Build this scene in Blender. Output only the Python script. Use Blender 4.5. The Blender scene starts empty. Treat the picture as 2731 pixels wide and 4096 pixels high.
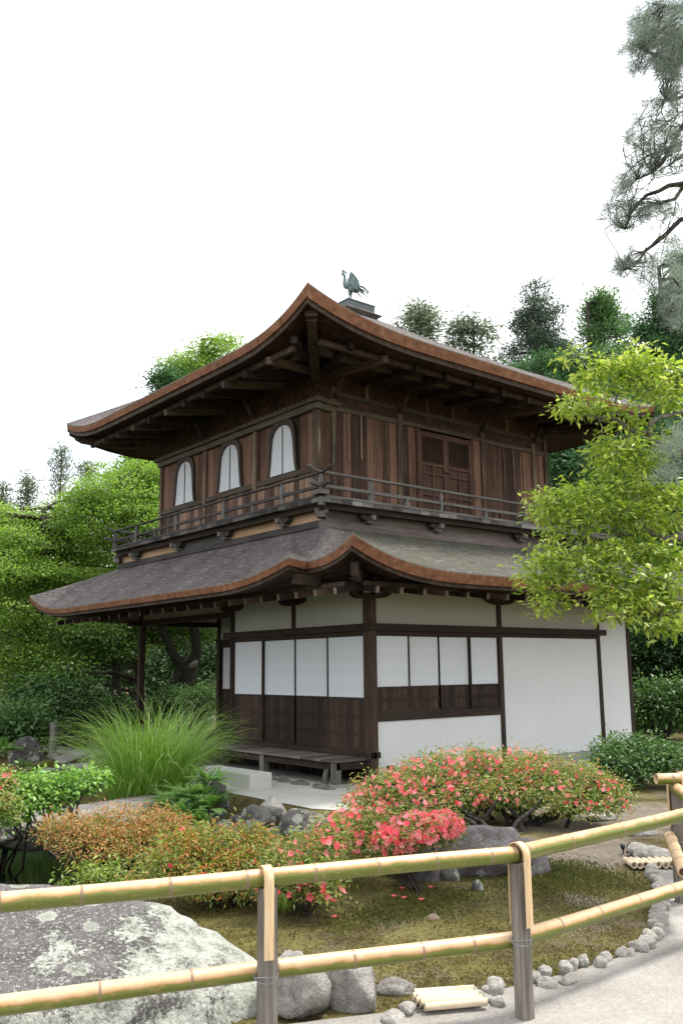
import bpy, bmesh, math, random
import numpy as np
from mathutils import Vector, Matrix, noise as mnoise
R = math.radians
rng = np.random.default_rng(7)
S = bpy.context.scene
COL = S.collection
# ------------------------------------------------------------------ camera
F_PX, YAW, PITCH, ROLL = 3569.58, R(51.2568), R(9.8589), R(-0.5972)
CAM = np.array([-9.0520, -10.6147, 1.7481])
PW, PH = 2731, 4096
fwd = np.array([math.cos(YAW)*math.cos(PITCH), math.sin(YAW)*math.cos(PITCH), math.sin(PITCH)])
rt0 = np.array([math.sin(YAW), -math.cos(YAW), 0.0]); up0 = np.cross(rt0, fwd)
rt = math.cos(ROLL)*rt0 + math.sin(ROLL)*up0
up = -math.sin(ROLL)*rt0 + math.cos(ROLL)*up0
cd = bpy.data.cameras.new('camera'); cam = bpy.data.objects.new('camera', cd); COL.objects.link(cam)
cd.sensor_fit = 'VERTICAL'; cd.sensor_height = 36.0; cd.lens = F_PX/PH*36.0
cd.clip_start = 0.05; cd.clip_end = 2000
m = Matrix.Identity(4)
for i in range(3):
    m[i][0] = rt[i]; m[i][1] = up[i]; m[i][2] = -fwd[i]; m[i][3] = CAM[i]
cam.matrix_world = m
S.camera = cam
# ------------------------------------------------------------------ light
SUN_AZ, SUN_EL = R(-8), R(64)
W = bpy.data.worlds.new('World'); S.world = W; W.use_nodes = True
wn = W.node_tree; wn.nodes.clear()
out = wn.nodes.new('ShaderNodeOutputWorld'); bg = wn.nodes.new('ShaderNodeBackground')
sky = wn.nodes.new('ShaderNodeTexSky'); sky.sky_type = 'NISHITA'; sky.sun_disc = False
sky.sun_elevation = SUN_EL; sky.sun_rotation = math.pi/2 - SUN_AZ
tc = wn.nodes.new('ShaderNodeTexCoord'); mp = wn.nodes.new('ShaderNodeMapping'); mp.inputs['Scale'].default_value = (1.6, 1.6, 3.4)
mp.inputs['Location'].default_value = (3.1, 1.7, .4)
nz = wn.nodes.new('ShaderNodeTexNoise'); nz.inputs['Scale'].default_value = 1.5; nz.inputs['Detail'].default_value = 6
cr = wn.nodes.new('ShaderNodeValToRGB'); cr.color_ramp.elements[0].position = .27; cr.color_ramp.elements[0].color = (.42,.42,.42,1)
cr.color_ramp.elements[1].position = .50; cr.color_ramp.elements[1].color = (1,1,1,1)
mx = wn.nodes.new('ShaderNodeMix'); mx.data_type = 'RGBA'
mx.inputs['B'].default_value = (9.6, 9.8, 10.0, 1)
bg.inputs['Strength'].default_value = 0.11
L = wn.links.new
L(tc.outputs['Generated'], mp.inputs['Vector']); L(mp.outputs['Vector'], nz.inputs['Vector']); L(nz.outputs['Fac'], cr.inputs['Fac'])
L(cr.outputs['Color'], mx.inputs['Factor']); L(sky.outputs['Color'], mx.inputs['A']); L(mx.outputs['Result'], bg.inputs['Color']); L(bg.outputs['Background'], out.inputs['Surface'])
sd = bpy.data.lights.new('sun', 'SUN'); sd.energy = 3.2; sd.angle = R(12); sd.color = (1, .95, .87)
so = bpy.data.objects.new('sun', sd); COL.objects.link(so)
sv = Vector((math.cos(SUN_AZ)*math.cos(SUN_EL), math.sin(SUN_AZ)*math.cos(SUN_EL), math.sin(SUN_EL)))
so.rotation_euler = sv.to_track_quat('Z', 'Y').to_euler()
vs = S.view_settings; vs.view_transform = 'Standard'; vs.look = 'None'; vs.gamma = 1; vs.use_curve_mapping = False
vs.exposure = 0.90
S.render.engine = 'CYCLES'
S.cycles.max_bounces = 6; S.cycles.diffuse_bounces = 3; S.cycles.transmission_bounces = 3; S.cycles.glossy_bounces = 3
S.cycles.caustics_reflective = False; S.cycles.caustics_refractive = False

# ------------------------------------------------------------------ helpers
K = PW/1568.0
def ray(u, v):                      # u, v on a 1568 x 2352 sheet of the view
    d = fwd + rt*(u*K-PW/2)/F_PX - up*(v*K-PH/2)/F_PX
    return d
def at(u, v, dist):
    d = ray(u, v); return CAM + d*(dist/math.hypot(d[0], d[1]))
def gp(u, v, z=0.0):
    d = ray(u, v); return CAM + d*((z-CAM[2])/d[2])

def tag(o, label=None, cat=None, group=None, kind=None):
    if label: o['label'] = label
    if cat: o['category'] = cat
    if group: o['group'] = group
    if kind: o['kind'] = kind
    return o
def empty(name, loc, label, cat, group=None):
    o = bpy.data.objects.new(name, None); COL.objects.link(o); o.location = loc; o.empty_display_size = .2
    return tag(o, label, cat, group)
def wloc(o):
    v = Vector((0, 0, 0))
    while o: v += o.location; o = o.parent
    return v
def link(name, me, mats, parent=None, local=False):
    o = bpy.data.objects.new(name, me); COL.objects.link(o)
    for mt in (mats if isinstance(mats, (list, tuple)) else [mats]): me.materials.append(mt)
    if parent:
        o.parent = parent
        if not local: o.location = -wloc(parent)
    return o
def copy_tree(o, parent=None):
    c = o.copy(); COL.objects.link(c); c.parent = parent
    for ch in list(o.children): copy_tree(ch, c)
    return c

class MB:
    def __init__(s): s.v = []; s.f = []; s.t = []; s.tint = .5; s.mi = []; s.m = 0; s.sm = []; s.smooth = False
    def add(s, vs, fs):
        b = len(s.v); s.v += [tuple(x) for x in vs]; s.t += [s.tint]*len(vs)
        s.f += [tuple(b+i for i in f) for f in fs]; s.mi += [s.m]*len(fs); s.sm += [s.smooth]*len(fs)
    def box(s, x0, x1, y0, y1, z0, z1):
        s.add([(x0,y0,z0),(x1,y0,z0),(x1,y1,z0),(x0,y1,z0),(x0,y0,z1),(x1,y0,z1),(x1,y1,z1),(x0,y1,z1)],
              [(3,2,1,0),(4,5,6,7),(0,1,5,4),(1,2,6,5),(2,3,7,6),(3,0,4,7)])
    def beam(s, a, b, w, h, upv=(0,0,1)):       # oriented box centred on a-b
        a, b, upv = Vector(a), Vector(b), Vector(upv); d = (b-a).normalized(); sd = d.cross(upv).normalized(); u = sd.cross(d)
        vs = [p+sd*(w/2*i)+u*(h/2*j) for p in (a, b) for i, j in ((-1,-1),(1,-1),(1,1),(-1,1))]
        s.add(vs, [(0,1,2,3),(7,6,5,4),(1,0,4,5),(2,1,5,6),(3,2,6,7),(0,3,7,4)])
    def tube(s, pts, rad, n=8, cap=True):
        pts = [Vector(q) for q in pts]; N = len(pts)
        rad = [rad]*N if not hasattr(rad, '__len__') else rad
        vs = []; pu = None
        for i, q in enumerate(pts):
            d = (pts[min(i+1, N-1)]-pts[max(i-1, 0)]).normalized()
            if pu is None: pu = d.orthogonal().normalized()
            pu = (pu-d*pu.dot(d)); pu = pu.normalized() if pu.length > 1e-6 else d.orthogonal().normalized()
            w = d.cross(pu)
            for k in range(n):
                a = 2*math.pi*k/n; vs.append(q+(pu*math.cos(a)+w*math.sin(a))*rad[i])
        fs = [(i*n+k, i*n+(k+1) % n, (i+1)*n+(k+1) % n, (i+1)*n+k) for i in range(N-1) for k in range(n)]
        if cap: fs += [tuple(range(n-1, -1, -1)), tuple((N-1)*n+k for k in range(n))]
        o = s.smooth; s.smooth = True; s.add(vs, fs); s.smooth = o
    def grid(s, rows, flip=False):              # list of equal-length rows of points
        n = len(rows[0]); vs = [q for r in rows for q in r]
        fs = []
        for i in range(len(rows)-1):
            for k in range(n-1):
                f = (i*n+k, i*n+k+1, (i+1)*n+k+1, (i+1)*n+k); fs.append(f[::-1] if flip else f)
        s.add(vs, fs)
    def prism(s, poly, fn, d0, d1):             # poly of (a, b); fn(a, b, depth) -> point
        n = len(poly); vs = [fn(a, b, d0) for a, b in poly]+[fn(a, b, d1) for a, b in poly]
        s.add(vs, [tuple(range(n-1, -1, -1)), tuple(range(n, 2*n))]+[(i, (i+1) % n, n+(i+1) % n, n+i) for i in range(n)])
    def mesh(s, name):
        me = bpy.data.meshes.new(name); me.from_pydata(s.v, [], s.f)
        at_ = me.attributes.new('tint', 'FLOAT', 'POINT'); at_.data.foreach_set('value', s.t)
        me.polygons.foreach_set('material_index', s.mi); me.polygons.foreach_set('use_smooth', s.sm); me.update()
        return me
    def build(s, name, mats, parent=None, local=False): return link(name, s.mesh(name), mats, parent, local)

def unit(a): return a/np.maximum(np.linalg.norm(a, axis=-1, keepdims=True), 1e-9)
def leafmesh(name, P, Dr, Nn, Ln, Wd, tint, folded=True, droop=0.0, fold=.12, wide=.45):
    n = len(P); Ln = np.broadcast_to(Ln, (n,))[:, None]; Wd = np.broadcast_to(Wd, (n,))[:, None]
    Dr = unit(Dr); sd = unit(np.cross(Dr, Nn)); Nn = np.cross(sd, Dr)
    tip = P+Dr*Ln; tip[:, 2] -= droop*Ln[:, 0]
    mid = P+Dr*Ln*wide+Nn*Ln*fold
    V = np.stack([P, mid+sd*Wd*.5, tip, mid-sd*Wd*.5], 1).reshape(-1, 3)
    b = np.arange(n)[:, None]*4
    if folded: idx = np.concatenate([b, b+1, b+2, b, b+2, b+3], 1).reshape(-1); nf, per = n*2, 3
    else: idx = np.concatenate([b, b+1, b+2, b+3], 1).reshape(-1); nf, per = n, 4
    me = bpy.data.meshes.new(name); me.vertices.add(n*4); me.vertices.foreach_set('co', V.astype(np.float32).reshape(-1))
    me.loops.add(len(idx)); me.loops.foreach_set('vertex_index', idx.astype(np.int32))
    me.polygons.add(nf); me.polygons.foreach_set('loop_start', (np.arange(nf)*per).astype(np.int32))
    me.update(calc_edges=True)
    a = me.attributes.new('tint', 'FLOAT', 'POINT'); a.data.foreach_set('value', np.repeat(np.clip(tint, 0, 1), 4).astype(np.float32))
    return me
def sph(n):
    v = rng.normal(size=(n, 3)); return unit(v)

# ------------------------------------------------------------------ materials
def newmat(name, rough=.7, spec=.3):
    mt = bpy.data.materials.new(name); mt.use_nodes = True; nt = mt.node_tree; b = nt.nodes['Principled BSDF']
    b.inputs['Roughness'].default_value = rough; b.inputs['Specular IOR Level'].default_value = spec
    return mt, nt, b
def N(nt, t, **kw):
    n = nt.nodes.new(t)
    for k, v in kw.items():
        if k in n.inputs: n.inputs[k].default_value = v
        else: setattr(n, k, v)
    return n
def rampn(nt, fac, stops):
    r = nt.nodes.new('ShaderNodeValToRGB'); e = r.color_ramp.elements
    while len(e) < len(stops): e.new(.5)
    for i, (q, c) in enumerate(stops): e[i].position = q; e[i].color = (*c, 1)
    nt.links.new(fac, r.inputs['Fac']); return r.outputs['Color']
def coords(nt, scale=(1,1,1), kind='Object', rot=(0,0,0)):
    c = nt.nodes.new('ShaderNodeTexCoord'); mpn = nt.nodes.new('ShaderNodeMapping'); mpn.inputs['Scale'].default_value = scale; mpn.inputs['Rotation'].default_value = rot
    nt.links.new(c.outputs[kind], mpn.inputs['Vector']); return mpn.outputs['Vector']
def noisen(nt, vec, scale, detail=4, rough=.55):
    n = nt.nodes.new('ShaderNodeTexNoise'); n.inputs['Scale'].default_value = scale; n.inputs['Detail'].default_value = detail; n.inputs['Roughness'].default_value = rough
    nt.links.new(vec, n.inputs['Vector']); return n.outputs['Fac']
def mathn(nt, op, a, b=None, c=None):
    n = nt.nodes.new('ShaderNodeMath'); n.operation = op
    for i, x in enumerate((a, b, c)):
        if x is None: continue
        if isinstance(x, (int, float)): n.inputs[i].default_value = x
        else: nt.links.new(x, n.inputs[i])
    return n.outputs[0]
def mixc(nt, fac, a, b):
    n = nt.nodes.new('ShaderNodeMix'); n.data_type = 'RGBA'
    for k, x in (('Factor', fac), ('A', a), ('B', b)):
        if isinstance(x, (int, float)): n.inputs[k].default_value = x
        elif isinstance(x, tuple): n.inputs[k].default_value = (*x, 1)
        else: nt.links.new(x, n.inputs[k])
    return n.outputs['Result']
def bump(nt, b, h, strength=.3, dist=.02):
    n = nt.nodes.new('ShaderNodeBump'); n.inputs['Strength'].default_value = strength; n.inputs['Distance'].default_value = dist
    nt.links.new(h, n.inputs['Height']); nt.links.new(n.outputs['Normal'], b.inputs['Normal'])
def attr(nt, name='tint'):
    n = nt.nodes.new('ShaderNodeAttribute'); n.attribute_name = name; return n.outputs['Fac']

def wood(name, cols, axis='z', rough=.75, grain=34, tintw=.5, weather=None, spec=.2, stripes=None):
    mt, nt, b = newmat(name, rough, spec)
    sc = {'z': (grain, grain, 1.6), 'x': (1.6, grain, grain), 'y': (grain, 1.6, grain), 'o': (8, 8, 8)}[axis]
    g = noisen(nt, coords(nt, sc), 1.0, 5, .6); big = noisen(nt, coords(nt), 1.3, 4)
    f = mathn(nt, 'ADD', mathn(nt, 'MULTIPLY', g, .75), mathn(nt, 'MULTIPLY', mathn(nt, 'SUBTRACT', attr(nt), .5), tintw))
    f = mathn(nt, 'ADD', f, mathn(nt, 'MULTIPLY', mathn(nt, 'SUBTRACT', big, .5), .35))
    f = mathn(nt, 'ADD', f, .12)
    n = len(cols); c = rampn(nt, f, [(.28+.44*i/max(1, n-1), q) for i, q in enumerate(cols)])
    if weather:
        wcol, thr = weather
        wv = noisen(nt, coords(nt, tuple(v*.35 for v in sc)), 1.0, 5, .65)
        k = mathn(nt, 'MULTIPLY', mathn(nt, 'SUBTRACT', wv, thr), 9.0)
        k = nt.nodes.new('ShaderNodeClamp').outputs[0] if False else mathn(nt, 'MINIMUM', mathn(nt, 'MAXIMUM', k, 0.0), .85)
        c = mixc(nt, k, c, wcol)
    nt.links.new(c, b.inputs['Base Color']); bump(nt, b, g, .35, .01)
    return mt
DK = ((.012,.008,.006), (.028,.019,.014), (.05,.034,.024))
dark_v = wood('dark_timber_upright', DK, 'z'); dark_x = wood('dark_timber_lengthwise', DK, 'x'); dark_y = wood('dark_timber_crosswise', DK, 'y')
post_w = wood('corner_post_timber', ((.022,.014,.01), (.05,.03,.02), (.10,.065,.042)), 'z')
UP = ((.03,.018,.013), (.095,.05,.032), (.19,.108,.072))
board_v = wood('weathered_cedar_boards', UP, 'z', tintw=.55, weather=((.17,.15,.12), .63))
board_lit = wood('lit_cedar_boards', ((.05,.03,.022), (.13,.075,.05), (.26,.165,.115)), 'z', tintw=.6, weather=((.22,.19,.165), .66))  # lighter cedar tone; the light on the lower boards is in the colour
trim_v = wood('bleached_upright_timber', ((.035,.024,.017), (.125,.082,.055), (.27,.205,.15)), 'z', tintw=.6, weather=((.27,.25,.20), .58))
trim_x = wood('bleached_beam_timber', ((.04,.03,.02), (.085,.068,.047), (.145,.122,.09)), 'x', weather=((.2,.19,.14), .62))
trim_y = wood('bleached_cross_beam_timber', ((.04,.03,.02), (.085,.068,.047), (.145,.122,.09)), 'y', weather=((.2,.19,.14), .62))
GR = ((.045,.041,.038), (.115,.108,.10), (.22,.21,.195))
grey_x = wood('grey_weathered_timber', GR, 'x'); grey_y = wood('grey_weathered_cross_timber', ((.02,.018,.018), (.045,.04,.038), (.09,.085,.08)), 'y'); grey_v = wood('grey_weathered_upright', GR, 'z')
deck_w = wood('veranda_boards', ((.06,.049,.046), (.12,.10,.093), (.19,.165,.155)), 'x', tintw=.35)
fresh_y = wood('pale_cypress_panel', ((.17,.10,.055), (.32,.20,.115), (.43,.29,.18)), 'y', grain=14, tintw=.9)
greyp_x = wood('grey_cypress_panel', ((.06,.048,.043), (.13,.105,.095), (.20,.165,.15)), 'x', grain=14)
fascia_w = wood('layered_bark_edge', ((.08,.034,.018), (.21,.093,.046), (.33,.17,.10)), 'o', rough=.8, tintw=.5)
raft_w = wood('rafter_timber', ((.02,.013,.01), (.05,.033,.024), (.10,.072,.054)), 'o', tintw=.8)
soff_w = wood('eave_boards', ((.014,.009,.007), (.045,.024,.016), (.10,.05,.03)), 'o', tintw=.8)
pale_w = wood('pale_timber_ends', ((.2,.17,.12), (.34,.3,.22), (.45,.41,.32)), 'o')
def stripes_fascia(mt):
    nt = mt.node_tree; b = nt.nodes['Principled BSDF']
    w = N(nt, 'ShaderNodeTexWave', wave_type='BANDS', bands_direction='Z', Scale=16.0, Distortion=1.2, Detail=3.0)
    w.inputs['Detail Scale'].default_value = 3
    nt.links.new(coords(nt), w.inputs['Vector'])
    old = b.inputs['Base Color'].links[0].from_socket
    big = noisen(nt, coords(nt, (1.2, 1.2, 5)), 2.0, 5, .7)
    k = mathn(nt, 'MULTIPLY', mathn(nt, 'MAXIMUM', mathn(nt, 'SUBTRACT', big, .56), 0.0), 4.0)
    c = mixc(nt, k, old, (.04, .025, .02))
    c = mixc(nt, mathn(nt, 'MULTIPLY', w.outputs['Fac'], .45), c, (.06, .025, .013))
    nt.links.new(c, b.inputs['Base Color'])
stripes_fascia(fascia_w)

def plain(name, cols, scale=6, rough=.85, bmp=.1, spec=.2, detail=5, coordscale=(1,1,1), dist=.01):
    mt, nt, b = newmat(name, rough, spec)
    n = noisen(nt, coords(nt, coordscale), scale, detail, .6)
    nt.links.new(rampn(nt, n, [(.3+.4*i/max(1, len(cols)-1), c) for i, c in enumerate(cols)]), b.inputs['Base Color'])
    if bmp: bump(nt, b, n, bmp, dist)
    return mt
plaster = plain('white_plaster', ((.53,.535,.54), (.56,.565,.57), (.575,.58,.585)), .9, .9, .02)
shade_plaster = plain('eave_shaded_plaster', ((.36,.355,.30), (.40,.395,.34)), 1.5, .9, .03)  # frieze plaster toned down; part of the eave shade is in this colour
def paper_mat(name, col, zs=None):
    mt, nt, b = newmat(name, .8, .2)
    n = noisen(nt, coords(nt, (2, 2, 9)), 3, 4)
    wv = N(nt, 'ShaderNodeTexWave', wave_type='BANDS', bands_direction='Z', Scale=1.32, Distortion=0.0)
    nt.links.new(coords(nt), wv.inputs['Vector'])
    line = mathn(nt, 'MULTIPLY', mathn(nt, 'GREATER_THAN', wv.outputs['Fac'], .985), .5)
    c = rampn(nt, n, [(.3, tuple(x*.95 for x in col)), (.7, col)])
    c = mixc(nt, line, c, tuple(min(.9, x*1.1) for x in col))
    nt.links.new(c, b.inputs['Base Color']); return mt
paper = paper_mat('shoji_paper', (.56, .585, .615))
stone_found = plain('foundation_granite', ((.2,.195,.185), (.3,.29,.275)), 12, .9, .3)
granite = plain('cut_granite', ((.36,.36,.33), (.5,.5,.47), (.6,.6,.57)), 90, .85, .25, detail=3)
verdi = plain('verdigris_bronze', ((.06,.10,.105), (.12,.175,.18), (.21,.27,.27)), 9, .6, .1, .4)
copper_roof = plain('dark_copper_sheet', ((.055,.07,.075), (.085,.105,.115)), 5, .5, .05, .5)
copper_brown = plain('brown_copper_sheet', ((.10,.085,.08), (.18,.15,.14)), 5, .6, .1, .4)
black = plain('black_rubber', ((.01,.01,.01), (.02,.02,.02)), 5, .5, 0)
voidm = plain('painted_dark_void', ((.012,.011,.01), (.02,.018,.016)), 3, .95, 0)

def bark_roof(name, lo, moss=False):
    mt, nt, b = newmat(name, .8, .35)
    n = noisen(nt, coords(nt, (1, 1, 1)), 1.6, 6, .6)
    fine = noisen(nt, coords(nt, (26, 3, 60) if not moss else (3, 26, 60)), 1.0, 5, .65)
    speck = noisen(nt, coords(nt), 48, 2, .6)
    streak = noisen(nt, coords(nt, (22, 5, 40) if not moss else (5, 22, 40)), 1.0, 3, .6)
    f = mathn(nt, 'ADD', mathn(nt, 'MULTIPLY', n, .45), mathn(nt, 'MULTIPLY', fine, .6))
    c = rampn(nt, f, [(.36, lo[0]), (.52, lo[1]), (.68, lo[2])])
    c = mixc(nt, mathn(nt, 'MULTIPLY', mathn(nt, 'GREATER_THAN', streak, .60), .5), c, (.36, .34, .33))
    if moss:
        k = mathn(nt, 'MULTIPLY', mathn(nt, 'MAXIMUM', mathn(nt, 'SUBTRACT', noisen(nt, coords(nt), 2.3, 6, .7), .42), 0.0), 3.2)
        c = mixc(nt, mathn(nt, 'MINIMUM', k, .8), c, (.098, .098, .056))
    nt.links.new(c, b.inputs['Base Color'])
    wv = N(nt, 'ShaderNodeTexWave', wave_type='BANDS', bands_direction='Z', Scale=9.0, Distortion=2.2, Detail=3.0)
    wv.inputs['Detail Scale'].default_value = 2.0
    nt.links.new(coords(nt), wv.inputs['Vector'])
    h = mathn(nt, 'ADD', mathn(nt, 'MULTIPLY', wv.outputs['Fac'], .6), mathn(nt, 'ADD', fine, mathn(nt, 'MULTIPLY', speck, .4)))
    bump(nt, b, h, 1.0, .05)
    return mt
bark_l = bark_roof('cypress_bark_roofing', ((.06,.048,.046), (.112,.094,.092), (.195,.175,.172)))
bark_r = bark_roof('mossy_cypress_bark_roofing', ((.035,.032,.027), (.07,.066,.056), (.135,.128,.108)), True)

def leafmat(name, cols, trans=.35, rough=.45, spec=.35, tcol=None):
    mt, nt, b = newmat(name, rough, spec)
    c = rampn(nt, attr(nt), [(i/max(1, len(cols)-1), q) for i, q in enumerate(cols)])
    nt.links.new(c, b.inputs['Base Color'])
    tr = nt.nodes.new('ShaderNodeBsdfTranslucent'); ms = nt.nodes.new('ShaderNodeMixShader'); ms.inputs['Fac'].default_value = trans
    hs = N(nt, 'ShaderNodeHueSaturation', Saturation=1.1, Value=1.25); nt.links.new(c, hs.inputs['Color']); nt.links.new(hs.outputs['Color'], tr.inputs['Color'])
    o = nt.nodes['Material Output']
    nt.links.new(b.outputs[0], ms.inputs[1]); nt.links.new(tr.outputs[0], ms.inputs[2]); nt.links.new(ms.outputs[0], o.inputs['Surface'])
    return mt
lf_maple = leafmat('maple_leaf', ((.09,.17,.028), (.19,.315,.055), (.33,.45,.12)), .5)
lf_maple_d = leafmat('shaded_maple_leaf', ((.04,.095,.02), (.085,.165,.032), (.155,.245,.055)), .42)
lf_oak = leafmat('fresh_oak_leaf', ((.16,.27,.03), (.31,.41,.065), (.50,.56,.15)), .5, .32, .55)
lf_cedar = leafmat('cedar_needle', ((.03,.085,.03), (.06,.145,.05), (.11,.21,.08)), .3, .6)
lf_cedar_b = leafmat('bluish_conifer_needle', ((.035,.065,.04), (.07,.11,.07), (.115,.16,.105)), .25, .6)
lf_cedar_l = leafmat('light_conifer_needle', ((.055,.135,.04), (.105,.215,.065), (.18,.30,.10)), .33, .6)
lf_pale = leafmat('pale_conifer_needle', ((.09,.12,.07), (.15,.19,.11), (.22,.26,.16)), .3, .6)
lf_pine = leafmat('pine_needle', ((.09,.125,.095), (.17,.215,.165), (.27,.32,.26)), .38, .5)
lf_dark = leafmat('dark_camellia_leaf', ((.01,.026,.008), (.024,.058,.016), (.055,.115,.032)), .15, .6, .15)
lf_shrub = leafmat('green_shrub_leaf', ((.035,.085,.022), (.072,.15,.04), (.135,.235,.07)), .28, .45, .3)
lf_light = leafmat('bright_round_leaf', ((.085,.20,.035), (.17,.33,.06), (.29,.45,.11)), .4, .4)
lf_rust = leafmat('rusty_azalea_leaf', ((.10,.15,.03), (.25,.27,.06), (.46,.17,.045), (.46,.30,.14)), .3, .5)
lf_mixed = leafmat('azalea_leaf_with_faded_petals', ((.08,.13,.025), (.18,.25,.04), (.30,.33,.07), (.50,.20,.07)), .3, .45)
lf_green = leafmat('azalea_leaf', ((.06,.125,.025), (.15,.245,.04), (.29,.37,.075), (.42,.25,.11)), .33, .42, .45)
petal_m = leafmat('coral_petal', ((.82,.11,.14), (.90,.22,.26), (.92,.40,.42)), .38, .5, .2)
petal_p = leafmat('pink_petal', ((.70,.06,.10), (.80,.10,.16)), .3, .5, .2)
lf_fern = leafmat('fern_frond', ((.055,.13,.03), (.10,.21,.045), (.185,.31,.08)), .38, .5)
lf_grass = leafmat('silver_grass_blade', ((.13,.26,.035), (.25,.42,.075), (.50,.62,.29)), .45, .4, .4)
lf_moss = leafmat('moss_sprig', ((.05,.05,.015), (.125,.115,.025), (.21,.19,.045)), .25, .7)
lf_mossd = leafmat('dark_moss_sprig', ((.045,.05,.014), (.085,.095,.022), (.15,.155,.04)), .25, .7)
lf_hill = leafmat('wooded_slope_leaf', ((.02,.045,.018), (.04,.08,.03), (.075,.125,.045)), .2, .6)
barkm = plain('tree_bark', ((.025,.02,.017), (.055,.047,.04), (.11,.10,.085)), 14, .9, .5, coordscale=(1,1,.35))
barkg = plain('lichened_grey_bark', ((.06,.055,.048), (.14,.13,.115), (.26,.25,.225)), 16, .9, .5)
bark_dk = plain('black_shrub_stem', ((.012,.010,.009), (.03,.027,.023), (.06,.055,.048)), 18, .9, .4)

# ------------------------------------------------------------------ pavilion
pav = empty('pavilion', (3.4, 3.9, 0), 'two-storey wooden temple pavilion with curved bark roofs and white lower walls', 'pavilion')
H0, H1, ZK, ZN = .12, .39, 2.234, 2.411
L1, LP, R2, R3, R4 = 3.94, 7.79, 2.95, 5.79, 6.785
def pbox(name, mat, *bx, parent=pav, tint=.5):
    b = MB(); b.tint = tint; b.box(*bx); return b.build(name, mat, parent)
# posts of the lower storey
pbox('corner_post', post_w, -.075, .075, -.075, .075, .10, 2.95)
for x, y, w in ((0, L1, .055), (0, LP, .06), (1.95, 7.7, .055), (R2, 0, .05), (R3, 0, .05), (R4, 0, .05), (R4, LP, .05)):
    pbox('post', dark_v, x-w, x+w, y-w, y+w, .06, 2.93, tint=random.Random(x+y).random())
for y in (1.975,): pbox('frieze_post', dark_v, -.045, .035, y-.045, y+.045, ZN, 2.92)
# plaster walls
def wallpiece(name, mat, *b): return pbox(name, mat, *b)
wallpiece('frieze_plaster', shade_plaster, -.02, .03, .075, L1-.05, ZN-.01, 2.93)
wallpiece('frieze_plaster', shade_plaster, .075, R2-.05, -.02, .03, ZN-.01, 2.93)
wallpiece('frieze_plaster', shade_plaster, R2+.05, R3-.05, -.02, .03, ZN-.01, 2.93)
wallpiece('plaster_panel', plaster, .07, R2-.045, -.03, .03, .10, .92)
wallpiece('plaster_panel', plaster, R2+.045, R3-.045, -.03, .03, .16, ZK+.01)
wallpiece('plaster_panel', plaster, R3+.045, R4-.045, -.03, .03, .16, 2.9)
wallpiece('wall', plaster, R4-.03, R4+.03, .05, LP-.05, .1, 2.9)
wallpiece('wall', plaster, 2.0, R4-.05, LP-.03, LP+.03, .1, 2.9)
wallpiece('wall', plaster, .06, 1.9, L1-.03, L1+.03, .3, 2.9)
pbox('ceiling', soff_w, .05, R4-.05, .05, LP+.05, 2.94, 2.97)
pbox('interior_floor', dark_y, .05, R4-.06, .06, LP-.05, .30, .36)
# beams: head beam, lintel, sill
pbox('head_beam', dark_y, -.10, -.01, -.12, L1+.25, 2.302, ZN)
pbox('lintel', dark_y, -.045, .03, .075, L1-.05, ZK, 2.30)
pbox('head_beam', dark_x, -.122, R3+.2, -.103, -.012, 2.303, ZN+.001)
pbox('lintel', dark_x, .075, R3-.05, -.045, .03, ZK, 2.30)
pbox('sill_beam', dark_x, .075, R2-.05, -.05, .03, .918, 1.035)
pbox('base_beam', dark_y, -.085, .02, -.1, L1+.06, .392, .47)
pbox('base_beam_end', dark_x, -.14, .10, -.10, -.078, .385, .475)
for y in (-.135,):
    b = MB(); b.smooth = True
    for x in (-.05, .06): b.tube([(x, -.10, .43), (x, -.118, .43)], [.022, .012], 8)
    b.build('nail_cover', dark_v, pav)
pbox('foundation', stone_found, R2-.1, R4+.12, -.09, .10, -.02, .155)
pbox('foundation', stone_found, .15, R2-.101, -.07, .09, -.02, .098)
# sliding screens
def screen(axis, a0, a1, off, zb, zm, zt, rails, ps):
    root_b = MB(); root_b.tint = ps
    def bx(b, u0, u1, d0, d1, z0, z1):
        if axis == 'y': b.box(off+d0, off+d1, u0, u1, z0, z1)
        else: b.box(u0, u1, off+d0, off+d1, z0, z1)
    wv = dark_v
    st = .028
    bx(root_b, a0, a0+st, -.018, .018, zb, zt); bx(root_b, a1-st, a1, -.018, .018, zb, zt)
    bx(root_b, a0+st, a1-st, -.018, .016, zb, zb+.045); bx(root_b, a0+st, a1-st, -.018, .016, zm-.03, zm)
    bx(root_b, a0+st, a1-st, -.016, .016, zt-.012, zt)
    for z in rails: bx(root_b, a0+st, a1-st, -.016, .012, z, z+.018)
    fr = root_b.build('sliding_screen', wv, pav)
    pb = MB(); bx(pb, a0+st, a1-st, -.004, .008, zm, zt-.012); pb.build('paper_panel', paper, fr)
    bb = MB(); n = 6; w = (a1-a0-2*st)/n
    rr = random.Random(a0*31+off)
    for i in range(n):
        bb.tint = ps*.5+.5*rr.random(); bx(bb, a0+st+i*w+.001, a0+st+(i+1)*w-.001, -.006+.002*(i % 2), .008, zb+.045, zm-.03)
    bb.build('board_panel', board_low, fr)
board_low = wood('screen_base_boards', ((.014,.009,.007), (.034,.020,.015), (.07,.042,.03)), 'z', tintw=.5)
w4 = (L1-.055-.075)/4
for i in range(4):
    a = .075+i*w4; screen('y', a-(.014 if i else 0), a+w4+(.014 if i < 3 else 0), (-.022 if i in (0, 3) else .016), .47, 1.281, ZK, (.70,.745,.955,1.0,), [.75,.3,.25,.6][i])
w4 = (R2-.05-.075)/4
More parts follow.
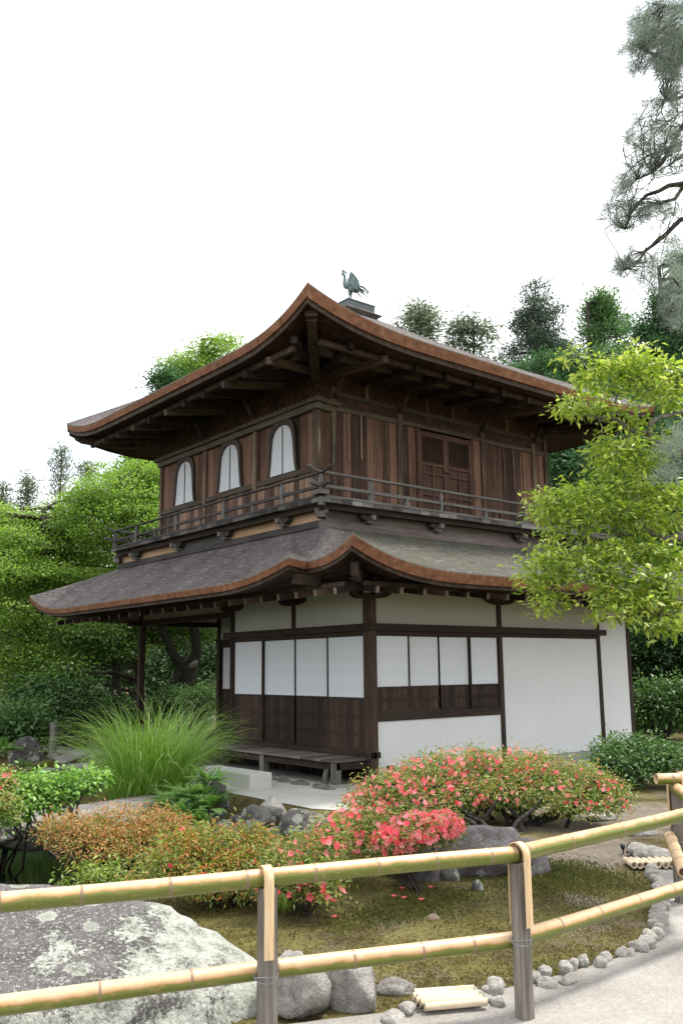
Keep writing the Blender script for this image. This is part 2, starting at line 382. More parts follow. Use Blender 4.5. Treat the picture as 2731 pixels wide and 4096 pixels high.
for i in range(4):
    a = .075+i*w4; screen('x', a-(.014 if i else 0), a+w4+(.014 if i < 3 else 0), (-.022 if i in (0, 3) else .016), 1.035, 1.441, ZK, (1.21,1.245), [.7,.8,.6,.2][i])
for i in range(4):   # recessed veranda room
    a = L1+.06+i*.90; screen('y', a, a+.905, 1.95+(.02 if i % 2 else -.02), .47, 1.281, ZK, (.70,.745,.955,1.0), .3)
pbox('head_beam', dark_y, 1.88, 1.96, L1, LP, 2.30, ZN); pbox('lintel', dark_y, 1.92, 1.99, L1+.04, LP-.14, ZK, 2.30)
wallpiece('frieze_plaster', shade_plaster, 1.93, 1.97, L1+.04, LP-.15, ZN, 2.93)
# porch beam and end beams
pbox('porch_beam', dark_y, -.055, .055, L1+.056, LP+.35, 2.70, 2.81)
wallpiece('frieze_plaster', shade_plaster, -.015, .02, L1+.06, LP-.06, 2.811, 2.93)
pbox('porch_beam', dark_x, .06, 1.9, LP-.05, LP+.05, 2.695, 2.81)
pbox('porch_beam', dark_x, -.35, -.06, LP-.05, LP+.05, 2.70, 2.81)
# eave purlins and boat-shaped bracket arms
pbox('purlin', dark_y, -.08, .08, -.5, LP+.5, 2.935, 3.07); pbox('purlin', dark_x, -.5, R4+.5, -.08, .08, 2.932, 3.067)
def boat(ctr, axis, half, z1, h, w, name='bracket_arm', mat=None, parent=pav):
    b = MB(); poly = [(-half, z1), (-half, z1-h*.45), (-half*.72, z1-h*.85), (-half*.35, z1-h), (half*.35, z1-h), (half*.72, z1-h*.85), (half, z1-h*.45), (half, z1)]
    fn = (lambda a, z, d: (ctr[0]+d, ctr[1]+a, z)) if axis == 'y' else (lambda a, z, d: (ctr[0]+a, ctr[1]-d, z))
    b.prism(poly, fn, -w/2, w/2); return b.build(name, mat or dark_y, parent)
for y in (0, 1.975, L1): boat((-.062, y), 'y', .36, 2.932, .13, .10)
for x in (0, R2, R3): boat((x, -.062), 'x', .36, 2.930, .13, .10)
b = MB(); b.beam((-.32, -.32, 2.90), (.0, .0, 2.90), .13, .15); ob = b.build('hip_bracket', dark_x, pav)
b = MB(); b.beam((-.335, -.335, 2.905), (-.318, -.318, 2.905), .09, .10); b.build('pale_end', pale_w, ob)

# veranda
ver = MB(); ver.tint = .5; ver.beam((-.63, .02, .305), (-.63, LP-.02, .305), .06, .11)
vo = ver.build('veranda', dark_y, pav)
n = 44; b = MB(); rr = random.Random(4)
for i in range(n):
    y0 = -.02+i*(LP+.0)/n; b.tint = rr.random(); b.box(-.70-rr.random()*.018, -.087, y0+.004, y0+LP/n-.003, .362, .39+rr.random()*.003)
b.build('deck', deck_w, vo)
for y in (.05,):
    b = MB(); b.beam((-.60, y, .30), (-.08, y, .30), .06, .10); b.build('joist', dark_x, vo)
for y in (.075, 1.97, 3.9, 5.8, 7.7):
    b = MB(); b.box(-.685, -.575, y-.055, y+.055, .045, .361); b.build('leg', grey_v, vo)
    b = MB(); b.prism([(math.cos(a)*.13, math.sin(a)*.11) for a in [k*.785 for k in range(8)]], lambda a, c, d, y=y: (-.63+a*(1-d*2), y+c*(1-d*2), d), -.03, .05); b.build('footing_stone', stone_found, vo)
b = MB(); rr = random.Random(9)
for i in range(40): y0 = .1+i*.1; b.tint = rr.random(); b.box(.0, .02, y0, y0+.045, .02, .39)
b.build('underfloor_slats', dark_v, vo)
pbox('underfloor_shadow_wall', voidm, .6, .65, .1, LP-.1, .0, .31)  # near-black sheet standing in for the shade under the floor

# ---- lower roof -------------------------------------------------
def rise(d, amp, l=2.8): return amp*max(0., 1-d/l)**3
def lerp(a, b, t): return tuple(a[i]+(b[i]-a[i])*t for i in range(len(a)))
SK = dict(x0=-.58, x1=5.9+.15, y0=.42, y1=7.72, z=3.95)        # skirt rectangle on top of the lower roof
lowF, lowL, lowB, lowR = (-1.55,-1.5), (-1.87,9.69), (8.4,9.5), (8.4,-1.5)
cols_l = []   # (eave point, top point) from the front corner along the porch side
def ltop(t): return (SK['x0'], SK['y0']+(SK['y1']-SK['y0'])*t, SK['z'])
for k in range(13):
    t = k/12; y = -1.5+1.23*t; x = -1.55+.15*t**.8
    cols_l.append(((x, y, 3.265+.255*(1-t)**2.2), ltop(.10*t)))
cols_l.append(((-1.56, -.34, 3.265), ltop(.11))); cols_l.append(((-1.74, -.415, 3.275), ltop(.115)))
KN = len(cols_l)
for k in range(41):
    t = k/40; y = -.465+(9.69+.465)*t; d0 = y+.465; d1 = 9.69-y
    z = 3.035+.245*max(0, 1-d0/1.9)**2+rise(d1, .38, 2.4)
    cols_l.append(((-1.87, y, z), ltop(.118+.882*t)))
cols_r = []
for k in range(41):
    t = (k/40)**1.25; x = -1.55+(8.4+1.55)*t
    z = 3.10+rise(x+1.55, .42, 2.6)+rise(8.4-x, .36, 2.4)
    cols_r.append(((x, -1.5, z), (SK['x0']+(SK['x1']-SK['x0'])*t, SK['y0'], SK['z'])))
cols_b = [];
for k in range(31):
    t = k/30; x = 8.4+(-1.87-8.4)*t; z = 3.06+rise(8.4-x, .36, 2.4)+rise(x+1.87, .36, 2.4)
    cols_b.append(((x, 9.69, z), (SK['x1']+(SK['x0']-SK['x1'])*t, SK['y1'], SK['z'])))
cols_e = []
for k in range(31):
    t = k/30; y = -1.5+(9.69+1.5)*t; z = 3.08+rise(y+1.5, .36, 2.4)+rise(9.69-y, .36, 2.4)
    cols_e.append(((8.4, y, z), (SK['x1'], SK['y0']+(SK['y1']-SK['y0'])*t, SK['z'])))
cols_l[-1] = (cols_l[-1][0], ltop(1)); cols_r[-1] = ((8.4,-1.5,3.44), cols_r[-1][1]); cols_e[0] = ((8.4,-1.5,3.44), cols_e[0][1]); cols_b[0] = ((8.4,9.69,3.42), cols_b[0][1]); cols_e[-1] = ((8.4,9.69,3.42), cols_e[-1][1])
cols_l[0] = ((-1.55,-1.5,3.52), ltop(0)); cols_r[0] = ((-1.55,-1.5,3.52), cols_r[0][1]); cols_b[-1] = (cols_l[-1][0], cols_b[-1][1])
def slope_rows(cols, conc, nr=14, jit=.006):
    rows = []
    for e, t in cols:
        r = []
        for j in range(nr+1):
            s = j/nr; x, y, z = lerp(e, t, s)
            z = e[2]+(t[2]-e[2])*(s*(1-conc)+conc*s*s) + (mnoise.noise((x*2.1, y*2.1, z*2))*jit if 0 < j < nr else 0)
            r.append((x, y, z))
        rows.append(r)
    return rows
def inward(cols, d, ctr):
    outp = []
    P = [Vector((c[0][0], c[0][1])) for c in cols]
    for i, (e, t) in enumerate(cols):
        v = Vector((t[0]-e[0], t[1]-e[1])); v.normalize(); outp.append((e[0]+v.x*d, e[1]+v.y*d, e[2]))
    return outp
def roofset(name, sides, mats, conc, thick, topper, soff_h, smoothtop=True):
    root = None
    for key, cols, flip in sides:
        b = MB(); b.smooth = True; rows = slope_rows(cols, conc); b.grid(rows, flip)
        o = b.build('bark_slope', mats[key], pav if root is None else root)
        if root is None: root = o; o.name = name
    fa = MB(); eb = MB(); so_ = MB(); lip = MB()
    for key, cols, flip in sides:
        th = thick(key)
        i0 = inward(cols, 0, None); i1 = inward(cols, .02, None); i2 = inward(cols, .06, None); i3 = inward(cols, .10, None)
        rows = []
        for k, (e, t) in enumerate(cols):
            q_ = k/(len(cols)-1); h = th[0]+(th[1]-th[0])*(q_ if key == 'r' else min(1, q_*5))
            a = e; c = i1[k]; d = i2[k]; g = i3[k]
            rows.append([(a[0], a[1], a[2]-.018), (c[0], c[1], c[2]-h), (d[0], d[1], d[2]-h-.005)])
            eb_row = [(d[0], d[1], d[2]-h), (d[0], d[1], d[2]-h-soff_h), (g[0], g[1], g[2]-h-soff_h)]
            rows[-1] = (rows[-1], eb_row, [(a[0], a[1], a[2]+.001), (a[0], a[1], a[2]-.018)], h)
        fa.grid([r[0] for r in rows], not flip); eb.grid([r[1] for r in rows], not flip); lip.grid([r[2] for r in rows], not flip)
        srows = []
        for k, (e, t) in enumerate(cols):
            g = i3[k]; h = rows[k][3]; tt = topper(key, g, t)
            srows.append([(g[0], g[1], g[2]-h-soff_h+.012), tt])
        so_.grid(srows, not flip)
    fa.build('eave_edge', fascia_w, root); eb.build('eave_board', raft_w, root); lip.build('edge_strip', pale_lip, root); so_.build('soffit', soff_w, root)
    return root
pale_lip = plain('weathered_edge_strip', ((.12,.10,.08), (.22,.19,.16)), 20, .8, 0)
def ltop_soff(key, g, t):
    fx = (t[0]-SK['x0'])/(SK['x1']-SK['x0']); fy = (t[1]-SK['y0'])/(SK['y1']-SK['y0'])
    return (R4*fx, LP*fy, 3.12)
lroof = roofset('lower_roof', [('l', cols_l, False), ('r', cols_r, True), ('b', cols_b, True), ('e', cols_e, True)],
    {'l': bark_l, 'r': bark_r, 'b': bark_l, 'e': bark_l}, .18, lambda k: {'l': (.165, .115), 'r': (.175, .12)}.get(k, (.15, .15)), ltop_soff, .06)
raft_end = plain('rafter_end_grain', ((.12,.095,.07), (.2,.165,.125)), 20, .9, .1)
# rafters of the lower eave
def rafter(a, b_, w, h, parent, tint, end=True):
    b = MB(); b.tint = tint; b.beam(a, b_, w, h); a, b_ = Vector(a), Vector(b_); b.m = 1; b.beam(a+(a-b_).normalized()*.006, a, w*.96, h*.96); o = b.build('rafter', [raft_w, raft_end if parent.name == 'lower_roof' else raft_w], parent)
    return o
rr = random.Random(21)
y = -.87
while y < 9.4:
    rafter((-1.36, y, 2.795), (.1, y, 3.03), .066, .095, lroof, rr.random()); 
    zz = 2.89 if -.4 < y < 8.6 else 2.93
    y += .462
x = -.85
while x < 8.2:
    rafter((x, -1.18, 2.815), (x, .1, 3.03), .066, .095, lroof, rr.random()); x += .455
for (a, b_) in (((-1.32,-1.26,3.00), (.2,.2,3.03)), ((-1.45,9.25,3.0), (.1,7.7,3.02)), ((7.95,-1.1,2.98), (6.6,.1,3.02))):
    b = MB(); b.beam(a, b_, .12, .16); b.build('hip_rafter', dark_x, lroof)
b = MB(); b.prism([(0,.0), (.11,-.03), (.10,-.17), (.02,-.24), (-.04,-.2), (-.06,-.02)], lambda a, z, d: (-1.34+a*.7+d*.7, -1.28+a*.7-d*.7, 3.17+z), -.055, .055); b.build('hip_rafter_end', dark_v, lroof)
# purlin boards running under the flying eave
b = MB(); b.beam((-1.20, -.9, 2.90), (-1.20, 9.0, 2.90), .05, .06); b.build('eave_purlin', raft_w, lroof)
b = MB(); b.beam((-1.0, -1.04, 2.91), (7.9, -1.04, 2.91), .05, .06); b.build('eave_purlin', raft_w, lroof)
b = MB(); b.beam((-1.68, -.33, 2.99), (-1.22, -.33, 2.97), .09, .14); b.build('kink_board', dark_x, lroof)

# ---- skirt and balcony -----------------------------------------
sx0, sx1, sy0, sy1 = SK['x0'], SK['x1'], SK['y0'], SK['y1']
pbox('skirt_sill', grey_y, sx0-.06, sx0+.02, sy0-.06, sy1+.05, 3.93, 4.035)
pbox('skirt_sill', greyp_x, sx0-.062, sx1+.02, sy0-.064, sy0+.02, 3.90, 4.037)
for i, (y0, y1) in enumerate(((sy0+.02, 1.35), (1.35, 3.2), (3.2, 5.0), (5.0, 6.8), (6.8, sy1))):
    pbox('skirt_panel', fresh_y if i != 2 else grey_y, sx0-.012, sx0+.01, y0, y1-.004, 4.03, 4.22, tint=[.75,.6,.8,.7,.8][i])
pbox('skirt_panel', greyp_x, sx0, sx1, sy0-.012, sy0+.012, 4.03, 4.24)
pbox('skirt_back', grey_y, sx0, sx1, sy1-.03, sy1, 3.9, 4.26); pbox('skirt_back', grey_y, sx1-.03, sx1, sy0+.02, sy1-.04, 3.9, 4.26)
BX0, BX1, BY0, BY1 = -.84, 6.88, .14, 7.70
pbox('balcony_beam', dark_y, BX0+.10, BX0+.2, BY0+.08, BY1-.06, 4.185, 4.275)
pbox('balcony_beam', dark_x, BX0+.09, BX1-.1, BY0+.085, BY0+.19, 4.188, 4.276)
b = MB(); rr = random.Random(3)
nb = 40
for i in range(nb):
    y0 = BY0+.24+i*(BY1-BY0-.48)/nb; b.tint = rr.random(); b.box(BX0-.0-rr.random()*.01, -.08, y0+.002, y0+(BY1-BY0-.48)/nb-.002, 4.28, 4.345+rr.random()*.006)
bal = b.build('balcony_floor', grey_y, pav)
b = MB()
for i in range(36):
    x0 = BX0+i*(BX1-BX0)/36; b.tint = rr.random(); b.box(x0+.002, x0+(BX1-BX0)/36-.002, BY0-rr.random()*.008, 1.2, 4.276, 4.347+rr.random()*.005)
b.build('balcony_boards', grey_x, bal)
b = MB(); b.box(BX0, BX1, BY1-.24, BY1, 4.28, 4.348); b.box(6.2, BX1, 1.21, BY1-.25, 4.28, 4.347); b.build('balcony_boards', grey_x, bal)
pbox('edge_rail', grey_y, BX0-.012, BX0+.055, BY0+.1, BY1-.08, 4.349, 4.385); pbox('edge_rail', grey_x, BX0+.10, BX1-.1, BY0-.012, BY0+.055, 4.350, 4.386)
# railing
rl = MB(); rx, ry = BX0+.04, BY0+.03
def curve_end(p, d, h=.085, n=6):   # swept-up rail end beyond the corner
    return [(p[0]+d[0]*s*.24, p[1]+d[1]*s*.24, p[2]+h*s*s) for s in [i/n for i in range(n+1)]]
ztop, zmid = 4.735, 4.525
pts = [(rx, BY1-.05, ztop), (rx, 4, ztop), (rx, ry, ztop)]+curve_end((rx, ry, ztop), (0, -1))[1:]
pts = curve_end((rx, BY1-.10, ztop), (0, 1))[::-1]+pts[1:]
rl.tube(pts, .026, 8); rail = rl.build('railing', grey_y, pav)
b = MB(); b.tube(curve_end((rx, ry, ztop+.012), (-1, 0))[::-1]+[(3, ry, ztop+.002), (BX1-.1, ry, ztop)]+curve_end((BX1-.1, ry, ztop), (1, 0))[1:], .026, 8); b.build('top_rail', grey_x, rail)
b = MB(); b.tube([(rx, BY1-.1, ztop), (1.2, BY1-.1, ztop)], .026, 8); b.beam((rx, BY1-.1, zmid), (1.2, BY1-.1, zmid), .045, .05); b.tube(curve_end((rx, BY1-.1, ztop), (-1, 0)), .026, 8); b.beam((rx, BY1-.1, zmid), (rx-.24, BY1-.1, zmid+.04), .05, .05); b.build('top_rail', grey_x, rail)
b = MB(); b.beam((rx, BY1-.1, zmid), (rx, ry, zmid), .045, .05); b.beam((rx, ry+.001, zmid), (rx, ry-.2, zmid+.045), .055, .06); b.build('middle_rail', grey_y, rail)
b = MB(); b.beam((rx+.026, ry, zmid+.004), (BX1-.1, ry, zmid), .045, .05); b.beam((rx, ry, zmid+.004), (rx-.2, ry, zmid+.05), .055, .06); b.build('middle_rail', grey_x, rail)
def rpost(x, y, z1, mat=grey_v):
    b = MB(); b.box(x-.03, x+.03, y-.03, y+.03, 4.386, z1-.05); b.box(x-.022, x+.022, y-.022, y+.022, z1-.05, z1); b.build('railing_post', mat, rail)
for y in (1.21, 3.03, 4.82, 6.55, BY1-.10, ry): rpost(rx, y, ztop-.02)
for y in (2.09, 3.9, 5.69): rpost(rx, y, zmid-.02)
for x in (.22, 1.81, 4.02, 5.6): rpost(x, ry, ztop-.02)
for x in (1.01, 2.92, 4.9): rpost(x, ry, zmid-.02)
b = MB(); b.box(rx-.09, rx+.09, ry-.09, ry+.09, 4.388, 4.46); b.build('corner_block', grey_x, rail)
b = MB(); b.box(rx-.02, rx+.06, ry-.02, ry+.06, 4.23, 4.30); b.beam((rx-.07, ry-.07, 4.26), (rx+.2, ry+.2, 4.26), .075, .1); b.build('corner_beam_end', grey_v, rail)
# carved bracket sets
def bracket(x, y, axis):
    o = boat((x-.03, y) if axis == 'y' else (x, y-.03), axis, .18, 4.186, .10, .09, 'bracket', grey_y)
    b = MB()
    for k in (-.11, 0, .11):
        if axis == 'y': b.box(x-.045, x+.04, y+k-.035, y+k+.035, 4.16, 4.225)
        else: b.box(x+k-.035, x+k+.035, y-.045, y+.04, 4.16, 4.225)
    if axis == 'y': b.box(x-.095, x+.04, y-.06, y+.06, 4.045, 4.105); b.box(x-.18, x+.03, y-.035, y+.035, 4.10, 4.17)
    else: b.box(x-.06, x+.06, y-.095, y+.04, 4.045, 4.105); b.box(x-.035, x+.035, y-.18, y+.03, 4.10, 4.17)
    b.build('bearing_block', grey_v, o)
for y in (1.366, 3.2, 5.0, 6.82): bracket(sx0-.06, y, 'y')
for x in (.29, 1.845, 4.05, 5.65): bracket(x, sy0-.06, 'x')
for cx, cy in ((sx0-.07, sy0-.07), (sx0-.07, sy1+.0)):
    b = MB(); b.beam((cx-.1, cy-.1, 4.10), (cx+.05, cy+.05, 4.10), .13, .09); b.box(cx-.11, cx+.10, cy-.045, cy+.045, 4.13, 4.20); b.box(cx-.044, cx+.044, cy-.112, cy+.102, 4.131, 4.203); b.build('corner_bracket', grey_v, pav)

# ---- upper storey ----------------------------------------------
ux0, ux1, uy0, uy1, uz0, uz1 = -.06, 6.10, 1.27, 6.89, 4.35, 6.80
pbox('upper_core', voidm, ux0+.09, ux1-.02, uy0+.09, uy1-.02, 4.36, 6.9)
def boards(name, axis, a0, a1, z0, z1, w, off, mat, seed, batten=True):
    rr = random.Random(seed); b = MB(); n = max(1, round((a1-a0)/w)); ww = (a1-a0)/n
    for i in range(n):
        b.tint = rr.random(); d = off+rr.random()*.008
        if axis == 'y': b.box(d, off+.05, a0+i*ww+.003, a0+(i+1)*ww-.003, z0, z1)
        else: b.box(a0+i*ww+.003, a0+(i+1)*ww-.003, d, off+.05, z0, z1)
    return b.build(name, mat, pav)
# porch side: three bays with bell-shaped windows
ys = (1.27, 3.14, 5.0, 6.89)
for y in ys:
    pbox('upper_post', trim_v, ux0-.04, ux0+.06, y-.05, y+.05, 4.35, 6.14, tint=.35+.3*random.Random(y).random())
boards('lower_boards', 'y', 1.32, 6.84, 4.35, 5.06, .155, ux0+.0, board_lit, 5)
boards('wall_boards', 'y', 1.32, 6.84, 5.05, 6.15, .21, ux0+.012, board_v, 6)
for a, c in zip(ys[:-1], ys[1:]): pbox('sill', trim_y, ux0-.03, ux0+.02, a+.052, c-.052, 5.06, 5.155, tint=.3)
pbox('top_beam', trim_y, ux0-.075, ux0+.05, uy0-.12, uy1+.10, 6.14, 6.25, tint=.62)
pbox('cap_plate', trim_y, ux0-.13, ux0+.06, uy0-.19, uy1+.17, 6.252, 6.325, tint=.45)
b = MB()
for i in range(44):
    y = uy0-.1+i*.134; b.tube([(ux0-.10, y, 6.372), (ux0+.03, y, 6.372)], .042, 8)
b.build('bead_row', soff_w, pav)
def bell(cy, w0=.415, zb=5.175, zt=6.065):
    prof = [(w0, 0), (w0*.945, .12), (w0*.89, .30), (w0*.85, .48), (w0*.82, .60), (w0*.79, .69), (w0*.755, .76), (w0*.735, .81), (w0*.665, .84), (w0*.64, .885), (w0*.55, .91), (w0*.51, .945), (w0*.38, .96), (w0*.33, .99), (w0*.16, .995), (0, 1.01)]
    hh = zt-zb
    half = [(a, zb+q*hh) for a, q in prof]
    inner = half+[(-a, z) for a, z in half[::-1][1:]]
    outer = [(a*1.0+(.07 if q > .5 else .055)*(1 if a > 0 else 0), zb+q*hh+(.10 if q > .7 else .10*max(0, q-.35)/.35)) for a, q in prof]
    outer = outer+[(-a, z) for a, z in outer[::-1][1:]]
    f = MB(); n = len(inner)
    for (xa, xb) in ((ux0-.055, ux0-.02),):
        vs = [(xa, cy+a, z) for a, z in inner]+[(xa, cy+a, z) for a, z in outer]+[(xb, cy+a, z) for a, z in inner]+[(xb, cy+a, z) for a, z in outer]
        fs = []
        for i in range(n-1):
            fs += [(i, i+1, n+i+1, n+i), (2*n+i+1, 2*n+i, 3*n+i, 3*n+i+1), (n+i, n+i+1, 3*n+i+1, 3*n+i), (i+1, i, 2*n+i, 2*n+i+1)]
        f.add(vs, fs)
    fo = f.build('bell_window', frame_m, pav)
    pm = MB(); pm.prism(inner[::-1], lambda a, z, d: (d, cy+a, z), ux0-.005, ux0-.018); pm.build('paper_pane', paper, fo)
    q = MB(); q.box(ux0-.03, ux0-.019, cy-.008, cy+.008, zb, zt-.03); q.build('centre_bar', dark_v, fo)
frame_m = wood('bell_window_frame', ((.02,.016,.013), (.055,.045,.038), (.11,.085,.065)), 'z', weather=((.16,.075,.035), .66))
for cy in (2.24, 4.03, 5.835): bell(cy)
# panelled side: boarded bays and a pair of doors
for x, w in ((.31, .05), (1.87, .055), (4.12, .055), (5.70, .05), (6.10, .05)):
    pbox('upper_post', trim_v, x-w, x+w, uy0-.04, uy0+.06, 4.35, 6.62, tint=.25+.35*random.Random(x).random())
pbox('top_beam', trim_x, ux0-.076, .255, uy0-.072, uy0+.05, 6.141, 6.249, tint=.6)
pbox('cap_plate', trim_x, ux0-.131, .40, uy0-.131, uy0+.06, 6.253, 6.326, tint=.5)
boards('wall_boards', 'x', -.01, .26, 5.05, 6.14, .27, uy0+.005, board_v, 11); boards('lower_boards', 'x', -.01, .26, 4.35, 5.06, .13, uy0+.0, board_v, 12)
pbox('sill', trim_x, -.005, .258, uy0-.025, uy0+.0, 5.03, 5.12, tint=.2)
for a, c, sd_ in ((.36, 1.815, 13), (1.925, 2.30, 14), (3.84, 4.065, 15), (4.175, 5.65, 16), (5.75, 6.05, 17)):
    boards('wall_boards', 'x', a, c, 4.35, 6.20, .185, uy0+.0, board_v, sd_)
    rr = random.Random(sd_); b = MB(); x = a+.29
    while x < c-.1:
        b.tint = .4+.5*rr.random(); b.box(x-.012, x+.012, uy0-.016, uy0-.0005, 5.1+rr.random()*.35, 6.19); x += .30
    if b.v: b.build('batten', trim_v, pav)
pbox('upper_beam', trim_x, .36, 1.81, uy0-.03, uy0+.02, 6.19, 6.275, tint=.5); pbox('upper_beam', trim_x, 1.93, 4.06, uy0-.03, uy0+.02, 6.20, 6.275, tint=.45); pbox('upper_beam', trim_x, 4.18, 6.05, uy0-.03, uy0+.02, 6.18, 6.26, tint=.5)
pbox('upper_beam', trim_x, .36, 6.05, uy0-.03, uy0+.02, 6.455, 6.54, tint=.3)
pbox('dark_frieze', soff_w, ux0-.0, ux1, uy0-.0, uy0+.05, 6.27, 6.9); pbox('dark_frieze', soff_w, ux0-.0, ux0+.05, uy0+.05, uy1, 6.33, 6.9)
for x in (1.1, 2.6, 3.3, 4.9): pbox('frieze_strut', trim_v, x-.03, x+.03, uy0-.03, uy0, 6.54, 6.8)
doorm = wood('panelled_door_timber', ((.03,.017,.012), (.08,.042,.028), (.15,.085,.058)), 'z', tintw=.6)
pbox('door_frame', doorm, 2.30, 2.36, uy0-.035, uy0+.02, 4.36, 6.19); pbox('door_frame', doorm, 3.78, 3.84, uy0-.035, uy0+.02, 4.36, 6.19)
for xa, xb, rail_l in ((2.365, 3.065, 0), (3.072, 3.775, 1)):
    b = MB(); y0, y1 = uy0-.03, uy0+.01
    b.box(xa, xa+.06, y0, y1, 4.40, 6.16); b.box(xb-.07, xb, y0-.004, y1, 4.40, 6.16)
    for z0, z1 in ((6.06, 6.158), (5.50, 5.56), (5.33, 5.37), (4.92, 4.97), (4.78, 4.82), (4.402, 4.47)): b.box(xa+.06, xb-.07, y0+.004, y1, z0, z1)
    xm = (xa+xb)/2; b.box(xm-.02, xm+.02, y0+.006, y1, 4.47, 5.50)
    d = b.build('door', doorm, pav)
    q = MB(); q.tint = .4; q.box(xa+.06, xb-.07, uy0+.0, uy0+.012, 4.47, 5.50); q.build('door_panel', doorm, d)
    l = MB(); l.tint = .4; x_, z_ = xa+.06, 5.56; wd, ht = xb-.07-x_, .50
    s = -ht
    while s < wd:
        for sg in (1, -1):
            p0 = [max(0, s), 0]; t0 = max(0, -s); a0 = (s+t0, t0); t1 = min(ht, wd-s); a1 = (s+t1, t1)
            if t1 > t0+.02:
                fx = (lambda u: x_+u) if sg > 0 else (lambda u: x_+wd-u)
                l.beam((fx(a0[0]), uy0-.012-.006*sg, z_+a0[1]), (fx(a1[0]), uy0-.012-.006*sg, z_+a1[1]), .008, .009, (0, 1, 0))
        s += .055
    l.build('lattice', doorm, d)
    if rail_l:
        h = MB(); h.tube([(2.98, uy0-.05, 5.42), (3.06, uy0-.075, 5.425), (3.2, uy0-.05, 5.42)], .013, 8); h.build('door_bolt', copper_roof, d)
pbox('wall', board_v, ux1-.02, ux1+.02, uy0+.06, uy1, 4.35, 6.8); pbox('wall', board_v, ux0+.06, ux1-.05, uy1-.02, uy1+.02, 4.35, 6.8)
# bracket arms at the head of the upper posts
for x in (.31, 1.87, 4.12, 5.70):
    b = MB(); b.tube([(x, uy0-.03, 6.42), (x, uy0-.14, 6.50), (x, uy0-.20, 6.62), (x, uy0-.30, 6.72)], [.05, .05, .045, .04], 6); b.build('curved_bracket', raft_w, pav)
for y in (3.14, 5.0):
    b = MB(); b.tube([(ux0-.03, y, 6.42), (ux0-.14, y, 6.50), (ux0-.20, y, 6.62), (ux0-.30, y, 6.72)], [.05, .05, .045, .04], 6); b.build('curved_bracket', raft_w, pav)

# ---- upper roof ------------------------------------------------
TX, TY, TH = 3.02, 4.02, .40
UF, UL, UB, UR = (-1.57,-.54,7.42), (-1.65,8.48,7.245), (7.76,8.48,7.24), (7.76,-.42,7.20)
TZ = 9.40
def side(A, B, zA, zB, mid, n, ampA, ampB, la, lb, T0, T1):
    cols = []
    for k in range(n+1):
        s = k/n; s = .5-.5*math.cos(math.pi*s) if True else s
        x = A[0]+(B[0]-A[0])*s; y = A[1]+(B[1]-A[1])*s; l = math.hypot(B[0]-A[0], B[1]-A[1])
        z = mid[0]+(mid[1]-mid[0])*s+rise(l*s, ampA, la)+rise(l*(1-s), ampB, lb)
        cols.append(((x, y, z), lerp((*T0, TZ), (*T1, TZ), s)))
    return cols
t00, t01, t11, t10 = (TX-TH, TY-TH), (TX-TH, TY+TH), (TX+TH, TY+TH), (TX+TH, TY-TH)
cu_l = side(UF, UL, 0, 0, (6.93, 6.93), 40, .49, .315, 2.4, 2.2, t00, t01)
cu_r = side(UF, UR, 0, 0, (7.06, 6.99), 40, .36, .21, 3.0, 2.4, t00, t10)
cu_b = side(UL, UB, 0, 0, (6.93, 6.95), 24, .315, .29, 2.4, 2.4, t01, t11)
cu_e = side(UR, UB, 0, 0, (6.99, 6.95), 24, .21, .29, 2.4, 2.4, t10, t11)
def utop_soff(key, g, t):
    x = min(max(g[0], ux0), ux1); y = min(max(g[1], uy0), uy1); return (x, y, 6.86)
uroof = roofset('upper_roof', [('l', cu_l, False), ('r', cu_r, True), ('b', cu_b, False), ('e', cu_e, False)],
    {'l': bark_l, 'r': bark_l, 'b': bark_l, 'e': bark_l}, .22, lambda k: {'l': (.20, .145), 'r': (.235, .12)}.get(k, (.2, .2)), utop_soff, .09)
rr = random.Random(8)
def ez(cols, a, axis):   # eave height along a side
    best = min(cols, key=lambda c: abs(c[0][axis]-a)); return best[0][2]
y = .1
while y < 8.2:
    z = ez(cu_l, y, 1); yi = min(max(y, uy0), uy1)
    rafter((-1.36, y, z-.355), (-.0, yi, 6.82), .10, .12, uroof, rr.random()); y += .70
x = -.45
while x < 7.5:
    z = ez(cu_r, x, 0); xi = min(max(x, ux0), ux1)
    rafter((x, -.20, z-.355), (xi, uy0, 6.82), .10, .12, uroof, rr.random()); x += .72
for (a, b_) in (((-1.32,-.30,7.02), (.0,1.33,6.72)), ((-1.42,8.22,6.86), (.0,6.83,6.74)), ((7.5,-.15,6.83), (6.05,1.3,6.74))):
    a, b_ = Vector(a), Vector(b_); b = MB(); pts = []
    for i in range(9):
        t = i/8; q = a.lerp(b_, t); q.z -= .10*math.sin(math.pi*t)*1.0; pts.append(q)
    for i in range(8): b.beam(pts[i], pts[i+1], .15, .19)
    h = b.build('hip_rafter', raft_w, uroof)
    d = (b_-a).normalized(); b = MB(); b.beam(a-d*.10, a+d*.015, .19, .10); b.build('hip_rafter_end', raft_w, h)
# middle purlin, seen between the rafters
pu_m = wood('eave_purlin_timber', ((.03,.024,.018), (.075,.06,.045), (.14,.115,.085)), 'o')
b = MB(); b.beam((-.80, .35, 6.845), (-.80, 7.7, 6.80), .11, .15); b.build('middle_purlin', pu_m, uroof)
b = MB(); b.beam((-.75, .45, 6.862), (6.9, .45, 6.82), .11, .15); b.build('middle_purlin', pu_m, uroof)
b = MB(); b.beam((-1.28, .2, 6.66), (-1.28, 7.9, 6.65), .07, .09); b.build('outer_purlin', raft_w, uroof)
b = MB(); b.beam((-1.0, -.08, 6.74), (7.3, -.08, 6.70), .07, .09); b.build('outer_purlin', raft_w, uroof)

